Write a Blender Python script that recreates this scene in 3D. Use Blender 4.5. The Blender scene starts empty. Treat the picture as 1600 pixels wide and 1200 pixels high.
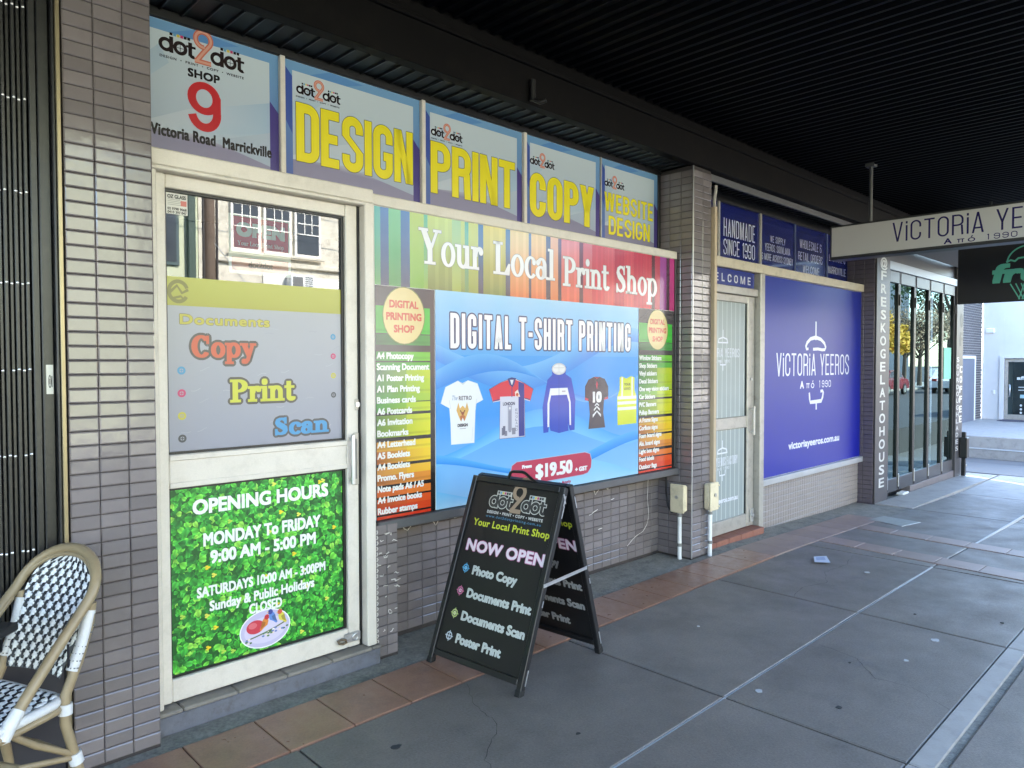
import bpy, math, random
from mathutils import Vector, Matrix
random.seed(7)
R = math.radians
S = bpy.context.scene
COL = S.collection

# ------------------------------------------------------------------ camera, sky, sun, exposure
cam_d = bpy.data.cameras.new('camera'); cam = bpy.data.objects.new('camera', cam_d); COL.objects.link(cam)
cam_d.sensor_width = 36; cam_d.lens = 25.31; cam_d.clip_start = 0.05; cam_d.clip_end = 2000
yaw, pitch, roll = R(44.2), R(-1.59), R(-0.1)
fw = Vector((math.sin(yaw)*math.cos(pitch), math.cos(yaw)*math.cos(pitch), math.sin(pitch)))
rt = Vector((math.cos(yaw), -math.sin(yaw), 0)); up = rt.cross(fw)
rt, up = math.cos(roll)*rt + math.sin(roll)*up, math.cos(roll)*up - math.sin(roll)*rt
cam.matrix_world = Matrix(((rt.x, up.x, -fw.x, 0), (rt.y, up.y, -fw.y, -2.98), (rt.z, up.z, -fw.z, 1.5), (0, 0, 0, 1)))
S.camera = cam

SUN_EL, SUN_AZ = R(40), R(-24)         # the sun stands behind the shops, SUN_AZ turned from +y towards -x
W = bpy.data.worlds.new('World'); S.world = W; W.use_nodes = True
wn = W.node_tree
sky = wn.nodes.new('ShaderNodeTexSky'); sky.sky_type = 'NISHITA'; sky.sun_disc = False
sky.sun_elevation = SUN_EL; sky.sun_rotation = -SUN_AZ; sky.altitude = 50; sky.air_density = 1.0; sky.dust_density = 0.6
wn.links.new(sky.outputs[0], wn.nodes['Background'].inputs[0]); wn.nodes['Background'].inputs[1].default_value = 0.15
sd = bpy.data.lights.new('sun', 'SUN'); sd.energy = 3.0; sd.angle = R(0.5); sd.color = (1, .95, .87)
so = bpy.data.objects.new('sun', sd); COL.objects.link(so)
sdir = Vector((-math.sin(SUN_AZ)*math.cos(SUN_EL), math.cos(SUN_AZ)*math.cos(SUN_EL), math.sin(SUN_EL)))
so.rotation_euler = sdir.to_track_quat('Z', 'Y').to_euler(); so.location = (0, 10, 30)
S.view_settings.view_transform = 'Standard'; S.view_settings.look = 'None'; S.view_settings.gamma = 1
S.view_settings.exposure = 3.45; S.view_settings.use_curve_mapping = False
S.cycles.use_denoising = True; S.cycles.max_bounces = 8; S.cycles.diffuse_bounces = 5; S.cycles.glossy_bounces = 4
S.cycles.transparent_max_bounces = 12; S.cycles.sample_clamp_indirect = 6; S.cycles.caustics_reflective = False; S.cycles.caustics_refractive = False

# ------------------------------------------------------------------ materials
def lin(c):
    return tuple((x/255/12.92 if x/255 <= .04045 else ((x/255+.055)/1.055)**2.4) for x in c[:3])
def M(name, c, rough=.5, metal=0., var=.0, vscale=6., bump=0., bscale=40., objvar=0., spec=.5, dark=None, dscale=3., damt=0., coat=0., rvar=0., fine=0., fscale=110.):
    m = bpy.data.materials.new(name); m.use_nodes = True; nt = m.node_tree; N = nt.nodes; L = nt.links
    b = N['Principled BSDF']; b.inputs['Roughness'].default_value = rough; b.inputs['Metallic'].default_value = metal
    b.inputs['Specular IOR Level'].default_value = spec; b.inputs['Coat Weight'].default_value = coat
    b.inputs['Coat Roughness'].default_value = .06
    rgb = N.new('ShaderNodeRGB'); rgb.outputs[0].default_value = (*lin(c), 1); out = rgb.outputs[0]
    tc = N.new('ShaderNodeTexCoord')
    geo = N.new('ShaderNodeNewGeometry')
    def noise(sc, det=5., rg=.6):
        n = N.new('ShaderNodeTexNoise'); n.inputs['Scale'].default_value = sc; n.inputs['Detail'].default_value = det; n.inputs['Roughness'].default_value = rg
        L.new(geo.outputs['Position'], n.inputs['Vector']); return n
    if var or objvar:
        hsv = N.new('ShaderNodeHueSaturation'); L.new(out, hsv.inputs['Color']); v = None
        if var:
            n = noise(vscale); mr = N.new('ShaderNodeMapRange'); mr.inputs['From Min'].default_value = .25; mr.inputs['From Max'].default_value = .75
            mr.inputs['To Min'].default_value = 1-var; mr.inputs['To Max'].default_value = 1+var; L.new(n.outputs[0], mr.inputs[0]); v = mr.outputs[0]
        if objvar:
            oi = N.new('ShaderNodeObjectInfo'); mo = N.new('ShaderNodeMapRange'); mo.inputs['To Min'].default_value = 1-objvar; mo.inputs['To Max'].default_value = 1+objvar
            L.new(oi.outputs['Random'], mo.inputs[0])
            if v is not None:
                mu = N.new('ShaderNodeMath'); mu.operation = 'MULTIPLY'; L.new(v, mu.inputs[0]); L.new(mo.outputs[0], mu.inputs[1]); v = mu.outputs[0]
            else: v = mo.outputs[0]
        L.new(v, hsv.inputs['Value']); out = hsv.outputs[0]
    if dark is not None:
        n = noise(dscale, 8, .7); cr = N.new('ShaderNodeMapRange'); cr.inputs['From Min'].default_value = .5; cr.inputs['From Max'].default_value = .72; cr.inputs['To Max'].default_value = damt
        L.new(n.outputs[0], cr.inputs[0]); mx = N.new('ShaderNodeMix'); mx.data_type = 'RGBA'; L.new(cr.outputs[0], mx.inputs[0]); L.new(out, mx.inputs[6])
        mx.inputs[7].default_value = (*lin(dark), 1); out = mx.outputs[2]
    if fine:       # aggregate and grit
        n = noise(fscale, 3, .7); mr = N.new('ShaderNodeMapRange'); mr.inputs['From Min'].default_value = .3; mr.inputs['From Max'].default_value = .7; mr.inputs['To Min'].default_value = 1-fine; mr.inputs['To Max'].default_value = 1+fine
        L.new(n.outputs[0], mr.inputs[0]); h2 = N.new('ShaderNodeHueSaturation'); L.new(mr.outputs[0], h2.inputs['Value']); L.new(out, h2.inputs['Color']); out = h2.outputs[0]
    L.new(out, b.inputs['Base Color'])
    if rvar:
        n = noise(vscale*2.3); mr = N.new('ShaderNodeMapRange'); mr.inputs['From Min'].default_value = .3; mr.inputs['From Max'].default_value = .7
        mr.inputs['To Min'].default_value = max(.02, rough-rvar); mr.inputs['To Max'].default_value = min(1, rough+rvar); L.new(n.outputs[0], mr.inputs[0]); L.new(mr.outputs[0], b.inputs['Roughness'])
    if bump:
        n = noise(bscale, 4); bp = N.new('ShaderNodeBump'); bp.inputs['Strength'].default_value = bump; bp.inputs['Distance'].default_value = .01
        L.new(n.outputs[0], bp.inputs['Height']); L.new(bp.outputs[0], b.inputs['Normal'])
    return m
def ink(name, rough, spec=.5, coat=0., gain=.8):
    m = bpy.data.materials.new(name); m.use_nodes = True; nt = m.node_tree; b = nt.nodes['Principled BSDF']
    a = nt.nodes.new('ShaderNodeAttribute'); a.attribute_name = 'Col'
    geo = nt.nodes.new('ShaderNodeNewGeometry'); n = nt.nodes.new('ShaderNodeTexNoise'); n.inputs['Scale'].default_value = 7; n.inputs['Detail'].default_value = 6
    nt.links.new(geo.outputs['Position'], n.inputs['Vector'])
    sc = nt.nodes.new('ShaderNodeVectorMath'); sc.operation = 'SCALE'; sc.inputs['Scale'].default_value = gain; nt.links.new(a.outputs['Color'], sc.inputs[0])
    nt.links.new(sc.outputs[0], b.inputs['Base Color']); b.inputs['Roughness'].default_value = rough
    b.inputs['Specular IOR Level'].default_value = spec; b.inputs['Coat Weight'].default_value = coat; b.inputs['Coat Roughness'].default_value = .08
    bp = nt.nodes.new('ShaderNodeBump'); bp.inputs['Strength'].default_value = .05; bp.inputs['Distance'].default_value = .01
    n2 = nt.nodes.new('ShaderNodeTexNoise'); n2.inputs['Scale'].default_value = 2.5; nt.links.new(geo.outputs['Position'], n2.inputs['Vector']); nt.links.new(n2.outputs[0], bp.inputs['Height']); nt.links.new(bp.outputs[0], b.inputs['Normal'])
    return m
def glass_mat(name, tint=(.85, .92, .9), boost=2.0, rough=.0, refl=(.96, .98, .98)):
    # thin pane: both faces mirror a little, the rest passes straight through
    m = bpy.data.materials.new(name); m.use_nodes = True; nt = m.node_tree; nt.nodes.clear()
    o = nt.nodes.new('ShaderNodeOutputMaterial'); mix = nt.nodes.new('ShaderNodeMixShader'); tr = nt.nodes.new('ShaderNodeBsdfTransparent'); gl = nt.nodes.new('ShaderNodeBsdfGlossy')
    tr.inputs[0].default_value = (*tint, 1); gl.inputs['Roughness'].default_value = rough; gl.inputs['Color'].default_value = (*refl, 1)
    fr = nt.nodes.new('ShaderNodeFresnel'); fr.inputs[0].default_value = 1.52
    mu = nt.nodes.new('ShaderNodeMath'); mu.operation = 'MULTIPLY'; mu.inputs[1].default_value = boost; mu.use_clamp = True
    nt.links.new(fr.outputs[0], mu.inputs[0]); nt.links.new(mu.outputs[0], mix.inputs[0]); nt.links.new(tr.outputs[0], mix.inputs[1]); nt.links.new(gl.outputs[0], mix.inputs[2]); nt.links.new(mix.outputs[0], o.inputs[0])
    return m

TILE = M('glazed_tile_mauve_grey', (114, 107, 107), .11, var=.05, vscale=14, objvar=.13, bump=.07, bscale=18, dark=(92, 85, 84), dscale=5, damt=.35, rvar=.05, spec=.8)
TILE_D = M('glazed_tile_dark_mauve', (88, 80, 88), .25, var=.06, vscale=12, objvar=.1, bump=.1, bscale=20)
GROUT = M('dark_grout', (54, 48, 46), .9, var=.2, vscale=30)
ALU = M('cream_painted_aluminium', (206, 199, 189), .36, var=.05, vscale=5, fine=.04, fscale=150, dark=(146, 138, 126), dscale=8, damt=.3, bump=.04, bscale=90)
ALU2 = M('worn_silver_aluminium', (172, 168, 160), .35, metal=.35, var=.08, vscale=10, dark=(110, 104, 96), dscale=12, damt=.5)
CREAM = M('cream_timber_trim', (188, 178, 158), .55, var=.08, vscale=8, dark=(120, 108, 92), dscale=10, damt=.5)
BLACK = M('black_powder_coat', (22, 22, 23), .38, var=.1, vscale=12, bump=.04, bscale=120)
BLACKG = M('black_shutter_paint', (26, 26, 27), .34, var=.25, vscale=18, objvar=.2, bump=.08, bscale=60, dark=(58, 54, 50), dscale=20, damt=.35)
BRASS = M('aged_brass_strip', (140, 128, 102), .35, metal=.7, var=.1, vscale=12)
STEEL = M('bright_steel', (205, 205, 205), .28, metal=.8, var=.05)
WHITEP = M('white_plastic', (232, 232, 228), .4, var=.03)
BEIGE = M('beige_plastic_box', (214, 202, 172), .45, var=.05, vscale=10, dark=(150, 136, 108), dscale=14, damt=.4)
PVC = M('white_pvc_pipe', (222, 224, 224), .4, var=.05, dark=(150, 148, 142), dscale=9, damt=.4)
SOFF = M('dark_navy_soffit_paint', (4, 5, 8), .6, spec=.1, var=.12, vscale=3)
SOFFG = M('dark_green_grey_soffit', (20, 24, 23), .5, spec=.3, var=.12, vscale=4)
BEAM = M('black_steel_beam', (8, 7, 7), .6, spec=.12, var=.15, vscale=4, dark=(34, 30, 26), dscale=7, damt=.3)
CONC = M('footpath_concrete', (110, 104, 98), .55, var=.16, vscale=1.7, bump=.2, bscale=130, objvar=.07, fine=.2, fscale=95, dark=(74, 71, 68), dscale=2.6, damt=.55, rvar=.12)
CONCL = M('pale_concrete', (156, 153, 149), .6, var=.1, vscale=5, bump=.15, bscale=120, dark=(104, 102, 100), dscale=6, damt=.5)
MORTAR = M('rough_cement_strip', (128, 126, 118), .8, fine=.25, fscale=60, var=.22, vscale=9, bump=.5, bscale=55, dark=(70, 72, 69), dscale=11, damt=.7)
TERRA = M('terracotta_paver', (138, 104, 86), .36, fine=.12, var=.1, vscale=7, objvar=.1, bump=.06, bscale=120, dark=(94, 74, 68), dscale=5, damt=.5, rvar=.1)
TERRA2 = M('faded_pink_paver', (140, 120, 110), .5, var=.1, vscale=7, objvar=.08, bump=.08, bscale=120, dark=(110, 98, 96), dscale=5, damt=.5)
ASPH = M('asphalt', (66, 66, 68), .85, var=.15, vscale=3, bump=.3, bscale=160)
STEPB = M('blue_grey_step_paint', (96, 98, 108), .6, var=.18, vscale=12, bump=.2, bscale=60, dark=(70, 66, 64), dscale=14, damt=.7)
RED_B = M('red_painted_brick', (132, 84, 68), .65, var=.15, vscale=20, bump=.2, bscale=70)
PRINT = ink('glossy_print', .25, coat=.35, gain=.72)
PRINTM = ink('satin_print', .42, gain=.82)
VINYL = ink('satin_vinyl', .3, gain=.8)
GLASS = glass_mat('window_glass', (.66, .72, .70), 3.3)
GLASSG = glass_mat('grey_green_glass', (.35, .42, .42), 1.2, refl=(.62, .84, .86))
DARKIN = M('dark_interior', (40, 38, 36), .8, var=.2)
FROST = M('striped_frost_film', (142, 152, 152), .3, var=.04)

# ------------------------------------------------------------------ mesh helpers
class MB:
    def __init__(s): s.v = []; s.f = []; s.sm = []
    def add(s, vs, fs, smooth=False):
        b = len(s.v); s.v += [tuple(x) for x in vs]; s.f += [tuple(i+b for i in f) for f in fs]; s.sm += [smooth]*len(fs); return s
    def box(s, x0, x1, y0, y1, z0, z1, c=0.):
        if x0 > x1: x0, x1 = x1, x0
        if y0 > y1: y0, y1 = y1, y0
        if z0 > z1: z0, z1 = z1, z0
        if c <= 0:
            return s.add([(x0,y0,z0),(x1,y0,z0),(x1,y1,z0),(x0,y1,z0),(x0,y0,z1),(x1,y0,z1),(x1,y1,z1),(x0,y1,z1)],
                         [(3,2,1,0),(4,5,6,7),(0,1,5,4),(1,2,6,5),(2,3,7,6),(3,0,4,7)])
        c = min(c, (x1-x0)*.45, (y1-y0)*.45, (z1-z0)*.45)
        vs = []; idx = {}
        for ix, (xa, xi) in enumerate(((x0, x0+c), (x1, x1-c))):
            for iy, (ya, yi) in enumerate(((y0, y0+c), (y1, y1-c))):
                for iz, (za, zi) in enumerate(((z0, z0+c), (z1, z1-c))):
                    idx[ix,iy,iz] = len(vs); vs += [(xa, yi, zi), (xi, ya, zi), (xi, yi, za)]
        I = lambda x, y, z, a: idx[x,y,z]+a
        fs = []
        for a in (0, 1): 
            q = [I(a,0,0,0), I(a,1,0,0), I(a,1,1,0), I(a,0,1,0)]; fs.append(tuple(q if a else q[::-1]))
            q = [I(0,a,0,1), I(0,a,1,1), I(1,a,1,1), I(1,a,0,1)]; fs.append(tuple(q if a else q[::-1]))
            q = [I(0,0,a,2), I(1,0,a,2), I(1,1,a,2), I(0,1,a,2)]; fs.append(tuple(q if a else q[::-1]))
        for a in (0, 1):
            for b in (0, 1):
                q = [I(a,b,0,0), I(a,b,0,1), I(a,b,1,1), I(a,b,1,0)]; fs.append(tuple(q if a != b else q[::-1]))
                q = [I(a,0,b,2), I(a,0,b,0), I(a,1,b,0), I(a,1,b,2)]; fs.append(tuple(q if a != b else q[::-1]))
                q = [I(0,a,b,1), I(0,a,b,2), I(1,a,b,2), I(1,a,b,1)]; fs.append(tuple(q if a != b else q[::-1]))
                for d in (0, 1):
                    q = [I(a,b,d,0), I(a,b,d,1), I(a,b,d,2)]; fs.append(tuple(q if (a+b+d) % 2 else q[::-1]))
        return s.add(vs, fs)
    def tube(s, pts, rad, n=10, cap=True, closed=False):
        pts = [Vector(p) for p in pts]; m = len(pts); rr = rad if isinstance(rad, (list, tuple)) else [rad]*m
        rings = []; prev = None
        for i, p in enumerate(pts):
            a = pts[i-1] if (i or closed) else p; b = pts[(i+1) % m] if (i < m-1 or closed) else p
            t = (b-a).normalized()
            if prev is None:
                u = t.orthogonal().normalized()
            else:
                u = (prev - t*prev.dot(t)).normalized()
            prev = u; w = t.cross(u)
            rings.append([p + rr[i]*(math.cos(2*math.pi*k/n)*u + math.sin(2*math.pi*k/n)*w) for k in range(n)])
        vs = [v for r in rings for v in r]; fs = []
        for i in range(m if closed else m-1):
            j = (i+1) % m
            for k in range(n): fs.append((i*n+k, i*n+(k+1) % n, j*n+(k+1) % n, j*n+k))
        s.add(vs, fs, True)
        if cap and not closed: s.add(rings[0], [tuple(range(n))[::-1]]); s.add(rings[-1], [tuple(range(n))])
        return s
    def cyl(s, p0, p1, r, n=12): return s.tube([p0, p1], r, n)
    def prism(s, poly, axis, a0, a1):
        # poly: 2-D outline, extruded along axis ('x': poly is (y,z), 'y': (x,z), 'z': (x,y))
        n = len(poly)
        f = {'x': lambda p, a: (a, p[0], p[1]), 'y': lambda p, a: (p[0], a, p[1]), 'z': lambda p, a: (p[0], p[1], a)}[axis]
        vs = [f(p, a0) for p in poly] + [f(p, a1) for p in poly]
        fs = [tuple(range(n))[::-1], tuple(range(n, 2*n))] + [(i, (i+1) % n, n+(i+1) % n, n+i) for i in range(n)]
        return s.add(vs, fs)
    def mesh(s, name, mat):
        me = bpy.data.meshes.new(name); me.from_pydata(s.v, [], s.f); me.materials.append(mat)
        me.polygons.foreach_set('use_smooth', s.sm); me.update()
        return me
    def build(s, name, mat, parent=None, local=False):
        return link(name, s.mesh(name, mat), parent, local=local)
def link(name, me, parent=None, loc=(0, 0, 0), rot=(0, 0, 0), local=False):
    # parts are given in world coordinates unless local is set
    o = bpy.data.objects.new(name, me); COL.objects.link(o); o.location = loc; o.rotation_euler = rot
    if parent is not None:
        o.parent = parent
        if not local and parent.parent is None: o.matrix_parent_inverse = Matrix.Translation(-Vector(parent.location))
    return o
def tag(o, label, cat, group=None):
    o['label'] = label; o['category'] = cat
    if group: o['group'] = group
    return o
def thing(name, label, cat, loc=(0, 0, 0), rz=0., group=None):
    o = bpy.data.objects.new(name, None); COL.objects.link(o); o.location = loc; o.rotation_euler = (0, 0, rz); o.empty_display_size = .1
    return tag(o, label, cat, group)
def struct(name, mb, mat): o = mb.build(name, mat); o['kind'] = 'structure'; return o
def B(name, mat, parent, *a, c=.003): return MB().box(*a, c=c).build(name, mat, parent)

# ------------------------------------------------------------------ flat print: coloured polygons, lettering
_tx = {}
def text_raw(body, spacing=1.0):
    k = (body, spacing)
    if k not in _tx:
        cu = bpy.data.curves.new('tmp', 'FONT'); cu.body = body; cu.resolution_u = 3; cu.space_character = spacing
        ob = bpy.data.objects.new('tmp', cu); COL.objects.link(ob)
        dg = bpy.context.evaluated_depsgraph_get(); me = bpy.data.meshes.new_from_object(ob.evaluated_get(dg))
        vs = [(v.co.x, v.co.y) for v in me.vertices]; fs = [tuple(p.vertices) for p in me.polygons]
        bpy.data.objects.remove(ob); bpy.data.curves.remove(cu); bpy.data.meshes.remove(me); _tx[k] = [(vs, fs)]
    return _tx[k]
def cap_h():
    if 'cap' not in _tx: _tx['cap'] = max(v[1] for v in text_raw('H')[0][0])
    return _tx['cap']
def ell(cx, cy, rx, ry, a0=0, a1=360, n=24):
    return [(cx+rx*math.cos(R(a0+(a1-a0)*i/n)), cy+ry*math.sin(R(a0+(a1-a0)*i/n))) for i in range(n if abs(a1-a0) >= 360 else n+1)]
def ringp(cx, cy, rx, ry, irx, iry, a0=0, a1=360, n=24):
    o = [(cx+rx*math.cos(R(a0+(a1-a0)*i/n)), cy+ry*math.sin(R(a0+(a1-a0)*i/n))) for i in range(n+1)]
    q = [(cx+irx*math.cos(R(a0+(a1-a0)*i/n)), cy+iry*math.sin(R(a0+(a1-a0)*i/n))) for i in range(n+1)]
    vs = o+q; return vs, [(i, i+1, n+2+i, n+1+i) for i in range(n)]
def strokep(pts, ws):
    vs = []; n = len(pts); ws = ws if isinstance(ws, (list, tuple)) else [ws]*n
    for i, p in enumerate(pts):
        a = pts[max(i-1, 0)]; b = pts[min(i+1, n-1)]; dx, dy = b[0]-a[0], b[1]-a[1]; l = math.hypot(dx, dy) or 1
        vs += [(p[0]-dy/l*ws[i]/2, p[1]+dx/l*ws[i]/2), (p[0]+dy/l*ws[i]/2, p[1]-dx/l*ws[i]/2)]
    return vs, [(2*i, 2*i+1, 2*i+3, 2*i+2) for i in range(n-1)]
def rc(x0, y0, x1, y1): return [(x0,y0),(x1,y0),(x1,y1),(x0,y1)], [(0,1,2,3)]
def el(cx, cy, rx, ry): v = ell(cx, cy, rx, ry, n=14); return v, [tuple(range(len(v)))]
def pg(*p): return list(p), [tuple(range(len(p)))]
SERIF = {
 'o': (.52, [ringp(.26,.235,.24,.25,.115,.205)]),
 'c': (.46, [ringp(.26,.235,.24,.25,.115,.205,48,318), el(.385,.365,.065,.065)]),
 'u': (.58, [rc(.06,.14,.19,.47), rc(-.01,.425,.06,.47), rc(.35,0,.48,.47), rc(.28,.425,.35,.47), rc(.48,0,.55,.045), ringp(.27,.16,.21,.17,.08,.11,180,360)]),
 'n': (.58, [rc(.06,0,.19,.47), rc(-.01,0,.26,.045), rc(-.01,.425,.06,.47), ringp(.275,.29,.215,.19,.085,.12,0,180), rc(.36,0,.49,.30), rc(.30,0,.56,.045)]),
 'h': (.58, [rc(.06,0,.19,.72), rc(-.01,0,.26,.045), rc(-.01,.675,.06,.72), ringp(.275,.29,.215,.19,.085,.12,0,180), rc(.36,0,.49,.30), rc(.30,0,.56,.045)]),
 'r': (.43, [rc(.06,0,.19,.47), rc(-.01,0,.27,.045), rc(-.01,.425,.06,.47), ringp(.3,.28,.19,.2,.09,.13,60,180), el(.36,.385,.07,.07)]),
 'i': (.27, [rc(.06,0,.19,.47), rc(-.01,0,.26,.045), rc(-.01,.425,.06,.47), el(.125,.63,.085,.085)]),
 'l': (.27, [rc(.06,0,.19,.72), rc(-.01,0,.26,.045), rc(-.01,.675,.06,.72)]),
 't': (.37, [rc(.08,.11,.21,.62), rc(0,.425,.34,.47), ringp(.24,.13,.16,.14,.03,.085,180,340)]),
 'a': (.51, [ringp(.2,.14,.2,.155,.075,.11), rc(.29,.03,.42,.33), ringp(.23,.32,.19,.165,.06,.12,0,165), el(.08,.365,.065,.06), rc(.42,0,.49,.05)]),
 'p': (.57, [rc(.06,-.2,.19,.47), rc(-.01,-.235,.27,-.19), rc(-.01,.425,.06,.47), ringp(.3,.235,.24,.25,.115,.2)]),
 'y': (.55, [pg((.03,.47),(.18,.47),(.34,.05),(.27,-.03)), pg((.42,.47),(.49,.47),(.28,-.14),(.20,-.12)), rc(-.03,.425,.24,.47), rc(.36,.425,.56,.47), el(.12,-.16,.09,.07), pg((.12,-.23),(.22,-.2),(.3,-.06),(.24,-.03))]),
 'Y': (.72, [pg((.05,.69),(.21,.69),(.43,.34),(.28,.28)), pg((.56,.69),(.63,.69),(.43,.33),(.38,.36)), rc(.28,0,.42,.34), rc(-.02,.655,.28,.70), rc(.47,.655,.73,.70), rc(.17,0,.53,.045)]),
 'L': (.62, [rc(.09,0,.23,.70), rc(0,.655,.32,.70), rc(0,0,.57,.045), pg((.57,0),(.60,.24),(.55,.24),(.40,.04))]),
 'P': (.62, [rc(.09,0,.23,.70), rc(0,.655,.28,.70), rc(0,0,.33,.045), ringp(.28,.51,.30,.19,.15,.145,-90,90), rc(.2,.32,.28,.365)]),
 'S': (.53, [strokep([(.42,.52),(.40,.60),(.32,.665),(.22,.665),(.13,.61),(.11,.52),(.17,.43),(.29,.355),(.39,.27),(.41,.17),(.36,.075),(.26,.035),(.15,.045),(.08,.11),(.06,.2)], [.04,.05,.05,.055,.09,.13,.155,.16,.155,.13,.09,.055,.05,.05,.04]), rc(.40,.48,.44,.70), rc(.04,0,.08,.22)]),
 'C': (.66, [ringp(.33,.35,.33,.365,.175,.315,42,318), rc(.54,.46,.585,.70)]),
 ' ': (.28, []),
}
def serif_raw(body, sp=0.):
    out = []; x = 0
    for ch in body:
        adv, pcs = SERIF[ch]
        for vs, fs in pcs: out.append(([(vx+x, vy) for vx, vy in vs], fs))
        x += adv+sp
    return out
def cond_glyph(ch, w, h, t, b):
    """narrow capital built from stems (t wide), bars (b thick) and half-ellipse bends"""
    ry = min(w*.5, h*.3); q = max(b, min(t, b*1.25)); P = []
    top = lambda a0=0, a1=180, yy=h: P.append(ringp(w/2, yy-ry, w/2, ry, w/2-t, ry-b, a0, a1, 14))
    bot = lambda a0=180, a1=360, yy=0.: P.append(ringp(w/2, yy+ry, w/2, ry, w/2-t, ry-b, a0, a1, 14))
    R_ = lambda *a: P.append(rc(*a)); st = lambda y0, y1, x=0.: R_(x, y0, x+t, y1); rs = lambda y0, y1: R_(w-t, y0, w, y1)
    if ch in 'O0': st(ry, h-ry); rs(ry, h-ry); top(); bot()
    elif ch == 'C': st(ry, h-ry); rs(h*.64, h-ry); rs(ry, h*.36); top(); bot()
    elif ch == 'G': st(ry, h-ry); rs(h*.66, h-ry); rs(ry, h*.5); R_(w*.52, h*.5-b, w-t, h*.5); top(); bot()
    elif ch in '6&': st(ry, h-ry); rs(ry, h*.55-ry*.5); rs(h*.72, h-ry); R_(t, h*.55-b, w*.75, h*.55); top(); bot()
    elif ch == '9': rs(ry, h-ry); st(h*.45+ry*.4, h-ry); R_(t*.6, h*.45, w-t, h*.45+b); top(); bot(); st(ry, h*.28)
    elif ch == 'U': st(ry, h); rs(ry, h); bot()
    elif ch == 'J': rs(ry, h); st(ry, h*.34); bot()
    elif ch == 'D': st(0, h); rs(ry, h-ry); top(0, 90); bot(270, 360); R_(t, h-b, w/2, h); R_(t, 0, w/2, b)
    elif ch in 'PR':
        st(0, h); m = h*.44; rs(m+ry*.8, h-ry); top(0, 90); P.append(ringp(w/2, m+ry*.8, w/2, ry*.8, w/2-t, ry*.8-b, 270, 360, 10)); R_(t, h-b, w/2, h); R_(t, m, w/2, m+b)
        if ch == 'R': P.append(pg((w-t, 0), (w, 0), (w*.94, m+b*.5), (w*.94-t, m+b*.5)))
    elif ch == 'B':
        st(0, h); m = h*.53
        for y0, y1 in ((0., m+b/2), (m-b/2, h)): k = (y1-y0)/2; rr = min(ry, k); P.append(ringp(w/2, y1-rr, w/2, rr, w/2-t, rr-b, 0, 90, 10)); P.append(ringp(w/2, y0+rr, w/2, rr, w/2-t, rr-b, 270, 360, 10)); rs(y0+rr, y1-rr) if y1-y0 > 2*rr+1e-6 else None; R_(t, y1-b, w/2, y1); R_(t, y0, w/2, y0+b)
    elif ch == 'S': top(); bot(); st(h*.62, h-ry); rs(h*.70, h-ry); rs(ry, h*.38); st(ry, h*.30); P.append(pg((0, h*.63), (t*.9, h*.66), (w, h*.37), (w-t*.9, h*.34)))
    elif ch in 'EFL':
        st(0, h)
        if ch != 'L': R_(t, h-b, w*.92, h); R_(t, h*.5-b/2, w*.84, h*.5+b/2)
        if ch != 'F': R_(t, 0, w*.92, b)
    elif ch == 'H': st(0, h); rs(0, h); R_(t, h*.5-b/2, w-t, h*.5+b/2)
    elif ch in 'I1':
        st(0, h)
        if ch == '1': P.append(pg((-t*.9, h*.80), (0, h*.80), (0, h), (-t*.05, h), (-t*.9, h*.86)))
    elif ch == 'i': st(0, h*.80); R_(0, h*.88, t, h)
    elif ch == 'T': R_(0, h-b, w, h); st(0, h-b, w/2-t/2)
    elif ch == 'N': st(0, h); rs(0, h); P.append(pg((t*.2, h), (t*1.1, h), (w-t*.2, 0), (w-t*1.1, 0)))
    elif ch == 'M': st(0, h); rs(0, h); P.append(pg((t*.3, h), (t*1.2, h), (w/2+t*.4, 0), (w/2-t*.4, 0))); P.append(pg((w-t*1.2, h), (w-t*.3, h), (w/2+t*.4, 0), (w/2-t*.4, 0)))
    elif ch == 'A': P.append(pg((0, 0), (t, 0), (w/2+t*.42, h), (w/2-t*.5, h))); P.append(pg((w-t, 0), (w, 0), (w/2+t*.5, h), (w/2-t*.42, h))); R_(w*.22, h*.2, w*.78, h*.2+b)
    elif ch == 'V': P.append(pg((0, h), (t, h), (w/2+t*.42, 0), (w/2-t*.5, 0))); P.append(pg((w-t, h), (w, h), (w/2+t*.5, 0), (w/2-t*.42, 0)))
    elif ch == 'W':
        for o in (0, w*.44): k = w*.56; P.append(pg((o, h), (o+t, h), (o+k/2+t*.4, 0), (o+k/2-t*.5, 0))); P.append(pg((o+k-t, h), (o+k, h), (o+k/2+t*.5, 0), (o+k/2-t*.4, 0)))
    elif ch == 'Y': st(0, h*.42, w/2-t/2); P.append(pg((0, h), (t, h), (w/2+t*.5, h*.38), (w/2-t*.5, h*.38))); P.append(pg((w-t, h), (w, h), (w/2+t*.5, h*.38), (w/2-t*.5, h*.38)))
    elif ch == 'K': st(0, h); P.append(pg((t, h*.38), (t, h*.6), (w-t*.9, h), (w, h))); P.append(pg((t*1.3, h*.55), (t*2.1, h*.68), (w, 0), (w-t, 0)))
    elif ch == '-': R_(0, h*.4, w, h*.4+b)
    elif ch in '.,': R_(0, 0, t, b)
    return P
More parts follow.
